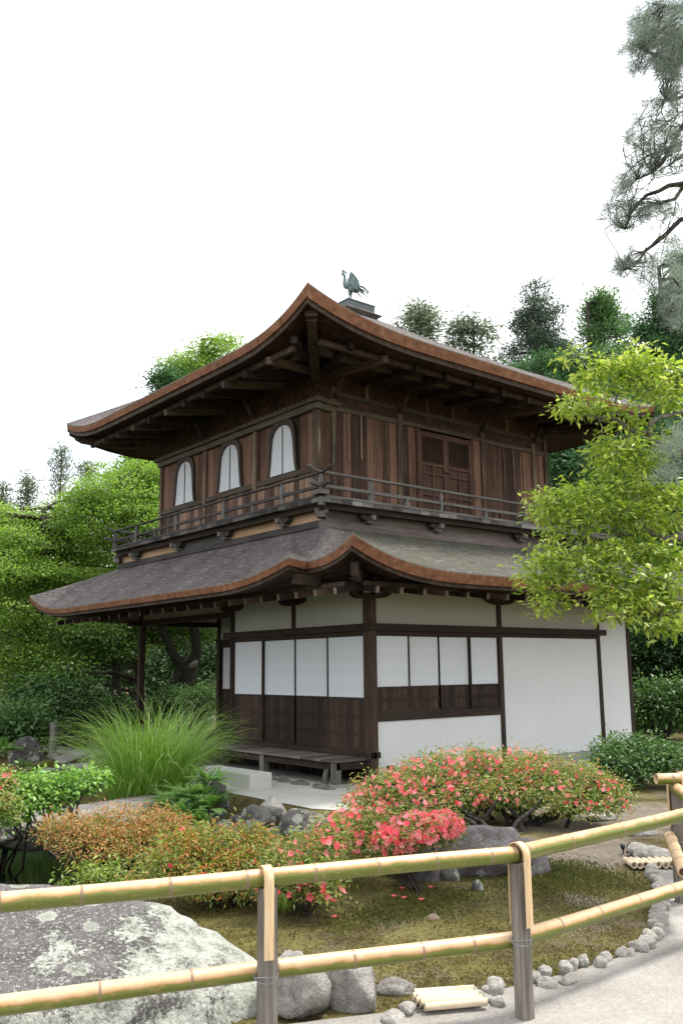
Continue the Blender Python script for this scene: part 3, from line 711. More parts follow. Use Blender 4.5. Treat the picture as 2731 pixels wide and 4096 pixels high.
# ---- roof box and bird -----------------------------------------
def frust(b, h0, h1, z0, z1):
    b.add([(TX-h0,TY-h0,z0),(TX+h0,TY-h0,z0),(TX+h0,TY+h0,z0),(TX-h0,TY+h0,z0),(TX-h1,TY-h1,z1),(TX+h1,TY-h1,z1),(TX+h1,TY+h1,z1),(TX-h1,TY+h1,z1)],
          [(3,2,1,0),(4,5,6,7),(0,1,5,4),(1,2,6,5),(2,3,7,6),(3,0,4,7)])
b = MB(); frust(b, .38, .51, 9.36, 9.46); frust(b, .512, .40, 9.462, 9.53); rb = b.build('finial_base', copper_brown, pav)
b = MB(); frust(b, .38, .38, 9.531, 9.685); b.build('finial_box', copper_roof, rb)
b = MB(); frust(b, .395, .395, 9.686, 9.71); b.build('finial_cap', copper_roof, rb)
b = MB(); ring = [(TX-.02+.035*math.cos(a), TY-.475, 9.42+.035*math.sin(a)) for a in [k*.5236 for k in range(13)]]; b.tube(ring, .008, 6); b.build('iron_ring', copper_brown, rb)

def skin(name, nodes, edges, mat, parent=None, sub=2, local=False):
    """continuous body grown round a skeleton: nodes = {key: (pos, radius)}"""
    keys = list(nodes); me = bpy.data.meshes.new(name); me.from_pydata([nodes[k][0] for k in keys], [(keys.index(a), keys.index(c)) for a, c in edges], [])
    o = bpy.data.objects.new(name, me); COL.objects.link(o)
    md = o.modifiers.new('skin', 'SKIN'); md.use_smooth_shade = True
    for i, k in enumerate(keys):
        r = nodes[k][1]; sv_ = me.skin_vertices[0].data[i]; sv_.radius = (r, r) if not isinstance(r, tuple) else r
    me.skin_vertices[0].data[0].use_root = True
    ss = o.modifiers.new('sub', 'SUBSURF'); ss.levels = sub; ss.render_levels = sub
    dg = bpy.context.evaluated_depsgraph_get(); nm = bpy.data.meshes.new_from_object(o.evaluated_get(dg))
    bpy.data.objects.remove(o); nm.name = name
    for q in nm.polygons: q.use_smooth = True
    nm.attributes.new('tint', 'FLOAT', 'POINT').data.foreach_set('value', [.5]*len(nm.vertices))
    nm.materials.clear()
    return link(name, nm, mat, parent, local)
# bird: local frame, +x ahead
ph = empty('phoenix_statue', (TX-.22, TY-.24, 9.71), 'verdigris bronze phoenix with raised wings standing on the roof box', 'statue')
ph.rotation_euler = (0, 0, R(148)); ph.scale = (1.08, 1.08, 1.08)
nb_ = {'hip': ((-.04,0,.28), .065), 'belly': ((.02,0,.30), .078), 'chest': ((.085,0,.35), .080), 'neck0': ((.105,0,.43), .050), 'neck1': ((.10,0,.50), .033), 'neck2': ((.105,0,.555), .027), 'head': ((.125,0,.60), .032), 'beak': ((.17,0,.597), .013), 'tip': ((.195,0,.58), .004),
       'rump': ((-.10,0,.26), .045)}
eb_ = [('hip','belly'),('belly','chest'),('chest','neck0'),('neck0','neck1'),('neck1','neck2'),('neck2','head'),('head','beak'),('beak','tip'),('hip','rump')]
for s, dx in ((1, .02), (-1, -.03)):
    q = str(s); nb_.update({'th'+q: ((dx,.045*s,.215), .036), 'kn'+q: ((dx+.0,.05*s,.14), .017), 'an'+q: ((dx-.005,.05*s,.03), .011), 'to'+q: ((dx+.0,.05*s,.012), .011), 't1'+q: ((dx+.05,.06*s,.008), .007), 't2'+q: ((dx+.045,.035*s,.008), .007), 't3'+q: ((dx-.035,.05*s,.008), .006)})
    eb_ += [('hip','th'+q),('th'+q,'kn'+q),('kn'+q,'an'+q),('an'+q,'to'+q),('to'+q,'t1'+q),('to'+q,'t2'+q),('to'+q,'t3'+q)]
skin('body', nb_, eb_, verdi, ph, 2, True)
for s in (1, -1):
    b = MB(); sh = Vector((.03, .055*s, .35))
    for k in range(9):
        a = R(100+k*6.5); ln = .27-.016*k if k < 6 else .16-.02*(k-6); o_ = sh+Vector((-.016*k, .004*s*k, -.014*k))
        d = Vector((math.cos(a)*.85-.06, s*.22, math.sin(a))).normalized(); sd = d.cross(Vector((0, s, 0))).normalized()
        pr = [(0, .018), (.3, .03), (.7, .03), (.92, .02), (1, .004)]
        rows = [[o_+d*(ln*t)+sd*w+Vector((0, s*.008, 0)), o_+d*(ln*t)+Vector((0, s*.016, 0)), o_+d*(ln*t)-sd*w+Vector((0, s*.008, 0))] for t, w in pr]
        b.grid(rows); b.grid([[q-Vector((0, s*.014, 0)) for q in r] for r in rows], True)
    b.build('wing', verdi, ph, True)
b = MB()
for k in range(9):
    sp = (k-4)/4; up_ = .17-.035*abs(k-4)*1.1+(.0 if k % 2 else -.06); ln = .30-.05*abs(sp)-(0 if k % 2 else .09)
    pts = [(-.10-ln*t, sp*.10*t, .27+up_*math.sin(t*2.0)*1.05-.20*t*t*(.5+.5*(k % 2))) for t in [i/8 for i in range(9)]]
    b.tube(pts, [.018*(1-.75*abs(i/8-.35)) for i in range(9)], 6)
b.build('tail', verdi, ph, True)
b = MB(); b.prism([(.105,.625), (.15,.62), (.165,.655), (.155,.69), (.125,.685), (.105,.665), (.06,.625), (.03,.61), (.065,.595)], lambda a, z, d: (a, d, z), -.008, .008); b.prism([(.16,.58), (.175,.545), (.155,.54), (.14,.575)], lambda a, z, d: (a, d, z), -.007, .007); b.prism([(.05,.47), (.0,.49), (-.02,.455), (.02,.42)], lambda a, z, d: (a, d, z), -.03, .03); b.build('crest', verdi, ph, True)
# loop of hose leaning on the balcony
b = MB(); b.tube([(4.16+.14*math.cos(a)*1.0, 1.02-.06*math.sin(a), 4.352+.40*math.sin(a)) for a in [R(k*15) for k in range(0, 13)]], .02, 8)
tag(b.build('hose', black), 'black hose bent in a hoop on the balcony floor by the doors', 'hose')

# ------------------------------------------------------------------ ground, water, paths
EDGE = [(-14,-4.0),(-9.0,-5.55),(-7.2,-6.30),(-6.5,-6.62),(-6.1,-6.78),(-5.75,-6.93),(-5.3,-7.03),(-4.8,-7.11),(-4.3,-7.15),(-4.0,-7.17),(-3.65,-7.08),(-3.37,-6.9),(-3.05,-6.74),(-2.75,-6.56),(-2.3,-6.22),(-1.94,-5.95)]
PATHP = EDGE+[(-1.4,-6.2),(-1.6,-8.5),(-4,-14),(-16,-16),(-20,-8)]
POND = [(-30,-3.3),(-6.6,-3.55),(-5.7,-3.35),(-4.7,-3.0),(-3.3,-2.75),(-2.45,-2.1),(-2.25,-1.2),(-2.3,.45),(-2.9,1.2),(-3.5,3.4),(-3.6,5.6),(-3.1,7.6),(-2.4,11),(-2.6,15),(-6,18),(-14,20),(-30,16)]
TERR = [(-2.1,3.2),(-2.1,-1.3),(-1.75,-1.95),(-.6,-1.85),(.5,-1.6),(8.2,-1.6),(8.2,10.5),(-1.4,10.5),(-1.7,6)]
def sdf(poly, X, Y):
    P = np.array(poly, float); Q = np.roll(P, -1, 0); d = np.full(X.shape, 1e9); ins = np.zeros(X.shape, bool)
    for (ax, ay), (bx, by) in zip(P, Q):
        ex, ey = bx-ax, by-ay; t = np.clip(((X-ax)*ex+(Y-ay)*ey)/(ex*ex+ey*ey), 0, 1)
        d = np.minimum(d, np.hypot(X-ax-t*ex, Y-ay-t*ey))
        c = ((ay > Y) != (by > Y)) & (X < (bx-ax)*(Y-ay)/(by-ay+1e-12)+ax); ins ^= c
    return np.where(ins, -d, d)
def sm(a, b, x): t = np.clip((x-a)/(b-a), 0, 1); return t*t*(3-2*t)
def vnoise(X, Y, s, seed=0):
    return np.array([mnoise.noise((x*s+seed, y*s, seed*.7)) for x, y in zip(X.ravel(), Y.ravel())]).reshape(X.shape)
def height(X, Y, fine=True):
    X = np.asarray(X, float); Y = np.asarray(Y, float)
    dp = sdf(POND, X, Y); dt = sdf(TERR, X, Y); de = sdf(PATHP, X, Y)
    h = .07*sm(.05, 1.1, de)*sm(.0, .8, dt)*sm(-.1, .5, dp)*sm(9, 7, np.hypot(X+4, Y+4))
    h = h+.04*np.exp(-((X+4.1)**2+(Y+5.35)**2)/.7)*sm(.0, .5, de)+.04*np.exp(-((X+2.6)**2+(Y+4.9)**2)/.9)*sm(.0, .5, de)
    if fine: h = h+.016*vnoise(X, Y, 3.0)*sm(0, .3, de)*sm(0, .3, dt)
    h = h-1.0*sm(.10, -.35, dp)
    back = sm(14, 24, Y+.35*X)*sm(-60, -5, X+60)
    h = h-.45*back*sm(0, 1, dp)
    r = np.hypot(X-3, Y-4)
    h = h+16*sm(45, 110, r)*sm(-.3, .4, ((X-3)*.63+(Y-4)*.78)/np.maximum(r, 1))
    return h
def gz(x, y): return float(height(np.array([x]), np.array([y]))[0])
def axis(dense0, dense1, step, lo, hi):
    a = list(np.arange(dense0, dense1, step)); q = dense0; s = step
    pre = []
    while q > lo: s *= 1.35; q -= s; pre.append(q)
    post = []; q = dense1; s = step
    while q < hi: s *= 1.35; post.append(q); q += s
    return np.array(pre[::-1]+a+post)
gx = axis(-9.6, .6, .085, -420, 420); gy = axis(-9.2, 2.2, .085, -420, 420)
GX, GY = np.meshgrid(gx, gy); GZ = height(GX, GY)
nxg, nyg = len(gx), len(gy)
me = bpy.data.meshes.new('ground'); vv = np.stack([GX, GY, GZ], -1).reshape(-1, 3)
idx = np.arange(nxg*nyg).reshape(nyg, nxg); fq = np.stack([idx[:-1,:-1], idx[:-1,1:], idx[1:,1:], idx[1:,:-1]], -1).reshape(-1, 4)
me.vertices.add(len(vv)); me.vertices.foreach_set('co', vv.astype(np.float32).ravel()); me.loops.add(fq.size); me.loops.foreach_set('vertex_index', fq.astype(np.int32).ravel())
me.polygons.add(len(fq)); me.polygons.foreach_set('loop_start', (np.arange(len(fq))*4).astype(np.int32)); me.update(calc_edges=True)
me.polygons.foreach_set('use_smooth', [True]*len(fq))
# bare trodden earth to the east of the mound, moss elsewhere
earth = np.maximum(np.exp(-((GX+.3)**2/2.6+(GY+4.4)**2/1.6)), np.exp(-((GX+2.0)**2/1.2+(GY+5.3)**2/.35)))
earth = np.maximum(earth, .8*np.exp(-((GX+3.35)**2/.10+(GY+6.25)**2/.05)))
a = me.attributes.new('earth', 'FLOAT', 'POINT'); a.data.foreach_set('value', np.clip(earth, 0, 1).astype(np.float32).ravel())
mt, nt, b = newmat('moss_and_earth', .95, .1)
n1 = noisen(nt, coords(nt), 2.4, 6, .65); n2 = noisen(nt, coords(nt), 34, 4, .7); n3 = noisen(nt, coords(nt), 9, 4, .6)
mossc = rampn(nt, mathn(nt, 'ADD', mathn(nt, 'MULTIPLY', n1, .55), mathn(nt, 'MULTIPLY', n2, .5)), [(.36, (.022,.02,.011)), (.46, (.060,.048,.022)), (.55, (.115,.095,.034)), (.66, (.155,.15,.05))])
dry = rampn(nt, n2, [(.35, (.085,.065,.045)), (.65, (.21,.175,.14))])
mk = mathn(nt, 'MINIMUM', mathn(nt, 'MAXIMUM', mathn(nt, 'MULTIPLY', mathn(nt, 'SUBTRACT', noisen(nt, coords(nt), 1.7, 5, .6), .55), 7.0), 0.0), .75)
c = mixc(nt, mk, mossc, dry)
ec = rampn(nt, mathn(nt, 'ADD', mathn(nt, 'MULTIPLY', n3, .5), mathn(nt, 'MULTIPLY', n2, .5)), [(.35, (.12,.098,.075)), (.65, (.235,.20,.165))])
k = mathn(nt, 'MINIMUM', mathn(nt, 'MAXIMUM', mathn(nt, 'MULTIPLY', mathn(nt, 'SUBTRACT', mathn(nt, 'ADD', attr(nt, 'earth'), mathn(nt, 'MULTIPLY', mathn(nt, 'SUBTRACT', n1, .5), .6)), .42), 4.0), 0.0), 1.0)
c = mixc(nt, k, c, ec)
sp = mathn(nt, 'MULTIPLY', mathn(nt, 'GREATER_THAN', noisen(nt, coords(nt), 75, 1, .5), .70), .6)
c = mixc(nt, sp, c, (.36,.34,.31))
nt.links.new(c, b.inputs['Base Color']); bump(nt, b, mathn(nt, 'ADD', n2, n3), .8, .03)
tag(link('ground', me, mt), kind='structure')
def flatmesh(name, poly, z, mat, kind='structure'):
    bm = bmesh.new(); vs_ = [bm.verts.new((x, y, z)) for x, y in poly]; f = bm.faces.new(vs_); f.normal_update()
    if f.normal.z < 0: f.normal_flip()
    bmesh.ops.triangulate(bm, faces=[f]); me_ = bpy.data.meshes.new(name); bm.to_mesh(me_); bm.free()
    return tag(link(name, me_, mat), kind=kind)
def gravel(name, cols, bumpd=.01):
    mt, nt, b = newmat(name, .95, .15)
    n = noisen(nt, coords(nt), 1.1, 5, .6); f = noisen(nt, coords(nt), 150, 2, .7); g = noisen(nt, coords(nt), 46, 3, .7)
    c = rampn(nt, mathn(nt, 'ADD', mathn(nt, 'MULTIPLY', n, .4), mathn(nt, 'ADD', mathn(nt, 'MULTIPLY', f, .36), mathn(nt, 'MULTIPLY', g, .24))), [(.38, cols[0]), (.5, cols[1]), (.62, cols[2])])
    nt.links.new(c, b.inputs['Base Color']); bump(nt, b, mathn(nt, 'ADD', f, g), .6, bumpd); return mt
grav_p = gravel('path_gravel', ((.17,.158,.14), (.285,.268,.245), (.40,.385,.36)))
grav_t = gravel('raked_pale_gravel', ((.36,.345,.315), (.47,.455,.42), (.55,.54,.50)))
flatmesh('gravel_path', PATHP, .012, grav_p)
flatmesh('gravel_terrace', TERR, .010, grav_t)
mt, nt, b = newmat('pond_water', .06, .5)
b.inputs['Base Color'].default_value = (.010,.013,.008, 1); b.inputs['IOR'].default_value = 1.33
bump(nt, b, noisen(nt, coords(nt), 2.2, 3, .5), .05, .02)
flatmesh('pond_water', [(-30,-4.2),(-5,-4.2),(-1.9,-2.9),(-1.9,2),(-2.2,12),(-2,19),(-30,22)], -.45, mt)

# ------------------------------------------------------------------ stones
def rockmesh(seed, size, sub=3, planes=13, rough=.10, flat=0.0, boxy=False):
    rr = random.Random(seed); bm = bmesh.new(); bmesh.ops.create_icosphere(bm, subdivisions=sub, radius=1)
    pl = []
    for i in range(planes):
        z = rr.uniform(-1, 1); a = rr.uniform(0, 6.283); q = math.sqrt(1-z*z); pl.append((Vector((q*math.cos(a), q*math.sin(a), z)), rr.uniform(.62, .95)))
    if boxy:
        for ax_ in ((1,0,0),(-1,0,0),(0,1,0),(0,-1,0),(0,0,1),(0,0,-1),(.7,-.3,.6)): pl.append(((Vector(ax_)+Vector((rr.uniform(-.13,.13), rr.uniform(-.13,.13), rr.uniform(-.13,.13)))).normalized(), rr.uniform(.72,.84)))
        rough *= .5
    if flat: pl.append((Vector((rr.uniform(-.1,.1), rr.uniform(-.1,.1), 1)).normalized(), flat))
    off = Vector((rr.uniform(0, 99), rr.uniform(0, 99), rr.uniform(0, 99)))
    for v in bm.verts:
        d = v.co.normalized(); r = 1.15
        for nn, dd in pl:
            c = nn.dot(d)
            if c > .05: r = min(r, dd/c)
        r *= 1+rough*mnoise.fractal(d*1.7+off, .75, 2.1, 6)+rough*.4*mnoise.noise(d*6+off)-rough*.5*abs(mnoise.noise(d*3.3-off))
        v.co = Vector((d.x*r*size[0], d.y*r*size[1], d.z*r*size[2]))
    me_ = bpy.data.meshes.new('rock'); bm.to_mesh(me_); bm.free()
    for p in me_.polygons: p.use_smooth = sub >= 3
    return me_
def rockmat(name, cols, lichen=None, lamt=.52, moss=None, scale=5):
    mt, nt, b = newmat(name, .9, .2)
    n = noisen(nt, coords(nt), scale, 7, .65); f = noisen(nt, coords(nt), 70, 3, .7)
    c = rampn(nt, mathn(nt, 'ADD', mathn(nt, 'MULTIPLY', n, .65), mathn(nt, 'MULTIPLY', f, .35)), [(.34, cols[0]), (.5, cols[1]), (.66, cols[2])])
    if lichen:
        v = nt.nodes.new('ShaderNodeTexVoronoi'); v.inputs['Scale'].default_value = 7.5
        dn = nt.nodes.new('ShaderNodeVectorMath'); dn.operation = 'ADD'
        nv = nt.nodes.new('ShaderNodeTexNoise'); nv.inputs['Scale'].default_value = 14; cv = coords(nt); nt.links.new(cv, nv.inputs['Vector'])
        sc_ = nt.nodes.new('ShaderNodeVectorMath'); sc_.operation = 'SCALE'; sc_.inputs['Scale'].default_value = .14; nt.links.new(nv.outputs['Color'], sc_.inputs[0])
        nt.links.new(cv, dn.inputs[0]); nt.links.new(sc_.outputs[0], dn.inputs[1]); nt.links.new(dn.outputs[0], v.inputs['Vector'])
        zone = noisen(nt, coords(nt), 1.6, 4, .6)
        k = mathn(nt, 'GREATER_THAN', mathn(nt, 'SUBTRACT', mathn(nt, 'ADD', mathn(nt, 'MULTIPLY', zone, 1.0), mathn(nt, 'MULTIPLY', f, .30)), mathn(nt, 'MULTIPLY', v.outputs['Distance'], .55)), lamt-.1)
        ringc = rampn(nt, v.outputs['Distance'], [(.0, lichen[1]), (.55, lichen[1]), (.75, lichen[0]), (1.0, lichen[0])])
        ringc = mixc(nt, mathn(nt, 'MULTIPLY', mathn(nt, 'GREATER_THAN', f, .54), .4), ringc, (.24,.24,.21))
        c = mixc(nt, mathn(nt, 'MULTIPLY', k, .85), c, ringc)
    if moss:
        k = mathn(nt, 'MINIMUM', mathn(nt, 'MAXIMUM', mathn(nt, 'MULTIPLY', mathn(nt, 'SUBTRACT', noisen(nt, coords(nt), 3.1, 5, .65), moss), 8.0), 0.0), .9)
        c = mixc(nt, k, c, (.07,.075,.02))
    nt.links.new(c, b.inputs['Base Color']); bump(nt, b, mathn(nt, 'ADD', n, mathn(nt, 'MULTIPLY', f, .5)), .8, .04); return mt
rk_grey = rockmat('grey_rock', ((.07,.065,.062), (.16,.15,.14), (.30,.285,.265)), None, .5)
rk_dark = rockmat('dark_rock', ((.03,.03,.03), (.075,.072,.068), (.18,.175,.165)), ((.40,.41,.37), (.26,.27,.24)), .60)
rk_lich = rockmat('lichened_rock', ((.05,.047,.045), (.10,.095,.09), (.19,.18,.17)), ((.50,.52,.46), (.30,.33,.28)), .52)
rk_purp = rockmat('violet_grey_rock', ((.055,.05,.055), (.13,.118,.12), (.25,.235,.24)), ((.42,.43,.41), (.3,.31,.3)), .72, .60)
rk_pale = rockmat('pale_cobble', ((.22,.205,.185), (.37,.35,.32), (.52,.50,.47)), None, .5, None, 9)
rk_warm = rockmat('warm_grey_rock', ((.11,.10,.09), (.23,.215,.195), (.37,.355,.33)), None, .5, .70, 6)
rk_block = rockmat('rough_split_stone', ((.13,.118,.105), (.27,.255,.235), (.42,.40,.375)), None, .5, .74, 11)
rk_brown = rockmat('brown_rock', ((.11,.075,.055), (.21,.155,.12), (.32,.26,.21)), None)
rk_moss = rockmat('moss_covered_stone', ((.045,.045,.012), (.085,.085,.018), (.15,.14,.03)), None)
def rock(name, seed, pos, size, rotz, mat, label, group=None, cat='rock', sub=4, sink=.3, **kw):
    o = link(name, rockmesh(seed, size, sub, **kw), mat); o.location = (pos[0], pos[1], pos[2]+size[2]*(1-sink)-size[2]*.0); o.rotation_euler = (0, 0, rotz)
    return tag(o, label, cat, group)
# big lichen-covered boulder, left foreground
mt, nt, b = newmat('lichen_boulder', .92, .15)
n = noisen(nt, coords(nt), 3.2, 7, .7); f = noisen(nt, coords(nt), 42, 4, .75)
c = rampn(nt, mathn(nt, 'ADD', mathn(nt, 'MULTIPLY', n, .45), mathn(nt, 'MULTIPLY', f, .55)), [(.36, (.065,.06,.06)), (.50, (.135,.125,.125)), (.66, (.25,.24,.235))])
cv = coords(nt); xs = nt.nodes.new('ShaderNodeSeparateXYZ'); nt.links.new(cv, xs.inputs[0])
def vor(scale, warp):
    v = nt.nodes.new('ShaderNodeTexVoronoi'); v.inputs['Scale'].default_value = scale; v.inputs['Randomness'].default_value = 1
    nv = nt.nodes.new('ShaderNodeTexNoise'); nv.inputs['Scale'].default_value = 9; nv.inputs['Detail'].default_value = 5; nt.links.new(cv, nv.inputs['Vector'])
    s1 = nt.nodes.new('ShaderNodeVectorMath'); s1.operation = 'SCALE'; s1.inputs['Scale'].default_value = warp; nt.links.new(nv.outputs['Color'], s1.inputs[0])
    s2 = nt.nodes.new('ShaderNodeVectorMath'); s2.operation = 'ADD'; nt.links.new(cv, s2.inputs[0]); nt.links.new(s1.outputs[0], s2.inputs[1]); nt.links.new(s2.outputs[0], v.inputs['Vector']); return v.outputs['Distance']
d1 = vor(3.4, .16); d2 = vor(9.5, .06); vor(5, .035); [q for q in nt.nodes if q.bl_idname == 'ShaderNodeVectorMath' and q.operation == 'ADD'][-1].name = 'warp_small'
zone = mathn(nt, 'ADD', mathn(nt, 'MULTIPLY', xs.outputs['X'], .42), mathn(nt, 'SUBTRACT', noisen(nt, cv, 2.0, 5, .65), .62))
zone = mathn(nt, 'ADD', zone, mathn(nt, 'MULTIPLY', xs.outputs['Z'], -.35))
kz = mathn(nt, 'ADD', zone, mathn(nt, 'MULTIPLY', mathn(nt, 'SUBTRACT', .42, d1), .7))
kz = mathn(nt, 'ADD', kz, mathn(nt, 'MULTIPLY', mathn(nt, 'SUBTRACT', f, .5), .7))
k1 = mathn(nt, 'MINIMUM', mathn(nt, 'MAXIMUM', mathn(nt, 'MULTIPLY', kz, 9.0), 0.0), .93)
lic = rampn(nt, mathn(nt, 'ADD', mathn(nt, 'MULTIPLY', f, .8), mathn(nt, 'MULTIPLY', d2, .3)), [(.34, (.10,.10,.088)), (.46, (.22,.225,.195)), (.56, (.345,.355,.31)), (.70, (.50,.51,.46))])
c = mixc(nt, k1, c, lic)
v3 = nt.nodes.new('ShaderNodeTexVoronoi'); v3.inputs['Scale'].default_value = 4.6; nt.links.new(nt.nodes['warp_small'].outputs[0], v3.inputs['Vector'])
pick = nt.nodes.new('ShaderNodeSeparateColor'); nt.links.new(v3.outputs['Color'], pick.inputs[0])
on = mathn(nt, 'GREATER_THAN', pick.outputs[0], .5)
disc = mathn(nt, 'MULTIPLY', mathn(nt, 'LESS_THAN', mathn(nt, 'ADD', v3.outputs['Distance'], mathn(nt, 'MULTIPLY', mathn(nt, 'SUBTRACT', f, .5), .34)), mathn(nt, 'ADD', .13, mathn(nt, 'MULTIPLY', pick.outputs[1], .20))), on)
rimc = rampn(nt, v3.outputs['Distance'], [(.10, (.24,.25,.21)), (.19, (.30,.315,.27)), (.235, (.37,.385,.335)), (.28, (.40,.415,.365))])
c = mixc(nt, mathn(nt, 'MULTIPLY', disc, .85), c, rimc)
k2 = mathn(nt, 'MULTIPLY', mathn(nt, 'GREATER_THAN', mathn(nt, 'ADD', noisen(nt, cv, 52, 2, .6), mathn(nt, 'MULTIPLY', zone, .10)), .60), .75)
c = mixc(nt, k2, c, (.40,.41,.37))
nt.links.new(c, b.inputs['Base Color']); bump(nt, b, mathn(nt, 'ADD', mathn(nt, 'ADD', n, f), mathn(nt, 'MULTIPLY', k1, .4)), .9, .03)
bould = mt
# outline of the boulder taken as a rounded slab with its high side to the left
def boulder():
    bm = bmesh.new(); bmesh.ops.create_icosphere(bm, subdivisions=6, radius=1)
    pl = [(Vector((.16, -.30, .95)).normalized(), .50), (Vector((-.22,-.2,.95)).normalized(), .56), (Vector((.72,-.12,.64)).normalized(), .80), (Vector((.96,-.25,.05)).normalized(), .98), (Vector((.45,-.85,.25)).normalized(), .60), (Vector((-.3,-.95,.1)).normalized(), .55), (Vector((0,1,.25)).normalized(), .62), (Vector((.6,.75,.3)).normalized(), .82), (Vector((.7,-.5,-.5)).normalized(), .92)]
    off = Vector((3.7, 9.1, 2.2))
    for v in bm.verts:
        d = v.co.normalized(); r = 1.3; ks = 14
        acc = math.exp(-ks*1.3)
        for nn, dd in pl:
            c_ = nn.dot(d)
            if c_ > .05: acc += math.exp(-ks*min(3, dd/c_))
        r = -math.log(acc)/ks
        r *= 1+.07*mnoise.fractal(d*2.1+off, .9, 2.0, 5)+.012*mnoise.noise(d*17+off)+.006*mnoise.noise(d*40+off)
        v.co = Vector((d.x*r*1.62, d.y*r*1.25, d.z*r*.92))
    me_ = bpy.data.meshes.new('boulder'); bm.to_mesh(me_); bm.free()
    for p in me_.polygons: p.use_smooth = True
    return me_
o = link('boulder', boulder(), bould); o.location = (-7.50, -5.52, -.06); o.rotation_euler = (0, 0, R(-33))
tag(o, 'huge boulder crusted with white lichen behind the bamboo rails', 'boulder')
def g3(u, v): q = gp(u, v); return (q[0], q[1], gz(q[0], q[1]))
rock('rock', 11, (-6.16,-6.58,-.02), (.175,.14,.165), R(-20), rk_block, 'broad brown-grey stone standing just behind the bamboo fence post', None, planes=10, sink=.25)
rock('rock', 25, (-5.86,-6.70,-.02), (.145,.12,.145), R(-50), rk_block, 'square-cut pale grey block beside the bamboo drain cover', None, planes=0, boxy=True, sink=.25)
rock('rock', 37, (-5.56,-6.72,-.02), (.13,.06,.06), R(-35), rk_warm, 'small wedge-shaped grey stone between the block and the bamboo drain cover', None)
rock('rock', 42, (-3.50,-5.28,.02), (.56,.27,.33), R(-30), rk_purp, 'violet-grey rock with a flat top under the brightest coral azalea', None, flat=.62, sink=.32)
rock('rock', 43, (-3.12,-5.56,.0), (.25,.17,.20), R(-10), rk_purp, 'violet-grey rock leaning at the right end of the flat-topped rock', None, sink=.4)
rock('rock', 44, (-3.92,-5.22,.0), (.17,.13,.22), R(30), rk_purp, 'narrow upright grey rock at the left end of the flat-topped rock', None, sink=.35)
rock('rock', 45, (*g3(1098,2078)[:2], .04), (.05,.045,.085), .3, rk_lich, 'small pointed lichened stone standing on the moss', None, sub=3)
rock('rock', 46, (*g3(990,2138)[:2], .03), (.10,.06,.045), .2, rk_brown, 'small rust-brown stone lying on the moss', None, sub=3)
rock('rock', 47, (*g3(1030,2052)[:2], .05), (.12,.08,.10), .8, rk_lich, 'mossy dark stone in front of the flat-topped violet rock', None, sub=3)
# stones of the pond bank below the terrace
for i, (u, v, d, sx, sz, seed, mat, lb) in enumerate((
    (628, 1858, 11.6, .18, .15, 51, rk_pale, 'pale rounded boulder perched at the edge of the gravel terrace'),
    (596, 1888, 11.2, .25, .19, 52, rk_dark, 'dark upright stone of the pond bank below the pale perched boulder'),
    (706, 1900, 10.6, .30, .24, 53, rk_lich, 'speckled black-and-white stone of the pond bank'),
    (545, 1895, 11.3, .19, .17, 54, rk_dark, 'small dark stone of the pond bank nearest the ferns'),
    (520, 1925, 10.9, .22, .2, 55, rk_dark, 'lowest dark stone of the pond bank behind the rusty azalea'),
    (655, 1885, 11.3, .12, .11, 56, rk_grey, 'small grey stone wedged between bank stones'),
    (694, 1940, 10.2, .22, .13, 57, rk_moss, 'low moss-covered stone at the water below the speckled stone'),
    (775, 1925, 10.4, .26, .2, 58, rk_lich, 'grey bank stone partly hidden by pink azalea'),
    (640, 1930, 10.7, .22, .18, 59, rk_dark, 'dark wet stone at the foot of the pond bank'))):
    q = at(u, v, d); rock('bank_stone', seed, (q[0], q[1], q[2]-sz*.75), (sx, sx*.8, sz), seed*.7, mat, lb, 'stones of the pond bank', sink=.25)
q = at(497, 1832, 11.75); rock('rock', 61, (q[0], q[1], q[2]-.32), (.13,.18,.29), .9, rk_dark, 'tall dark rock leaning beside the silver grass and ferns', None, sink=.1)
q = at(425, 1838, 12.2); rock('rock', 62, (q[0], q[1], q[2]-.2), (.3,.25,.2), .2, rk_dark, 'dark stone under the silver grass', None)
# flat slab bridge and rocks to the left
o = rock('stone_slab', 63, (-4.45,.05,-.22), (1.35,.52,.24), R(14), rk_warm, 'long flat stone slab lying across the pond edge', None, cat='stone slab', flat=.52, planes=8, sink=.1)
rock('rock', 64, (-6.1,-.35,-.28), (1.05,.5,.26), R(20), rk_dark, 'dark overhanging rock with a lichened lower edge above the pond', None, flat=.7, sink=.0)
q = at(68, 1728, 18.0); rock('rock', 65, (q[0], q[1], q[2]-.36), (.27,.25,.37), .4, rk_dark, 'dark angular rock beside the round post and rope', None, sink=.2)
q = at(38, 1735, 18.2); rock('rock', 66, (q[0], q[1], q[2]-.3), (.16,.16,.30), 1.4, rk_lich, 'narrow grey rock left of the dark angular rock', None, sink=.2)
q = at(103, 1752, 17.2); rock('mossy_stone', 67, (q[0], q[1], q[2]-.16), (.25,.2,.13), .3, rk_moss, 'round cushion of green moss over a stone', None, sink=.2)
for i, (u, v, d, sx, sz, seed) in enumerate(((165,1742,17.4,.42,.10,71),(200,1735,17.8,.5,.09,72),(185,1765,16.2,.55,.14,73),(240,1760,16.0,.5,.13,74),(150,1772,16.4,.35,.17,75),(205,1795,14.8,.45,.18,76),(122,1735,18.0,.12,.1,77),(100,1775,16.6,.22,.14,78))):
    q = at(u, v, d); rock('shore_stone', seed, (q[0], q[1], q[2]-sz), (sx, sx*.7, sz), seed*.9, rk_warm if i % 2 else rk_grey, 'flat warm-grey stone among those left of the silver grass' if i % 2 else 'flat cool-grey stone among those left of the silver grass', 'flat shore stones', sink=.1, flat=.55)
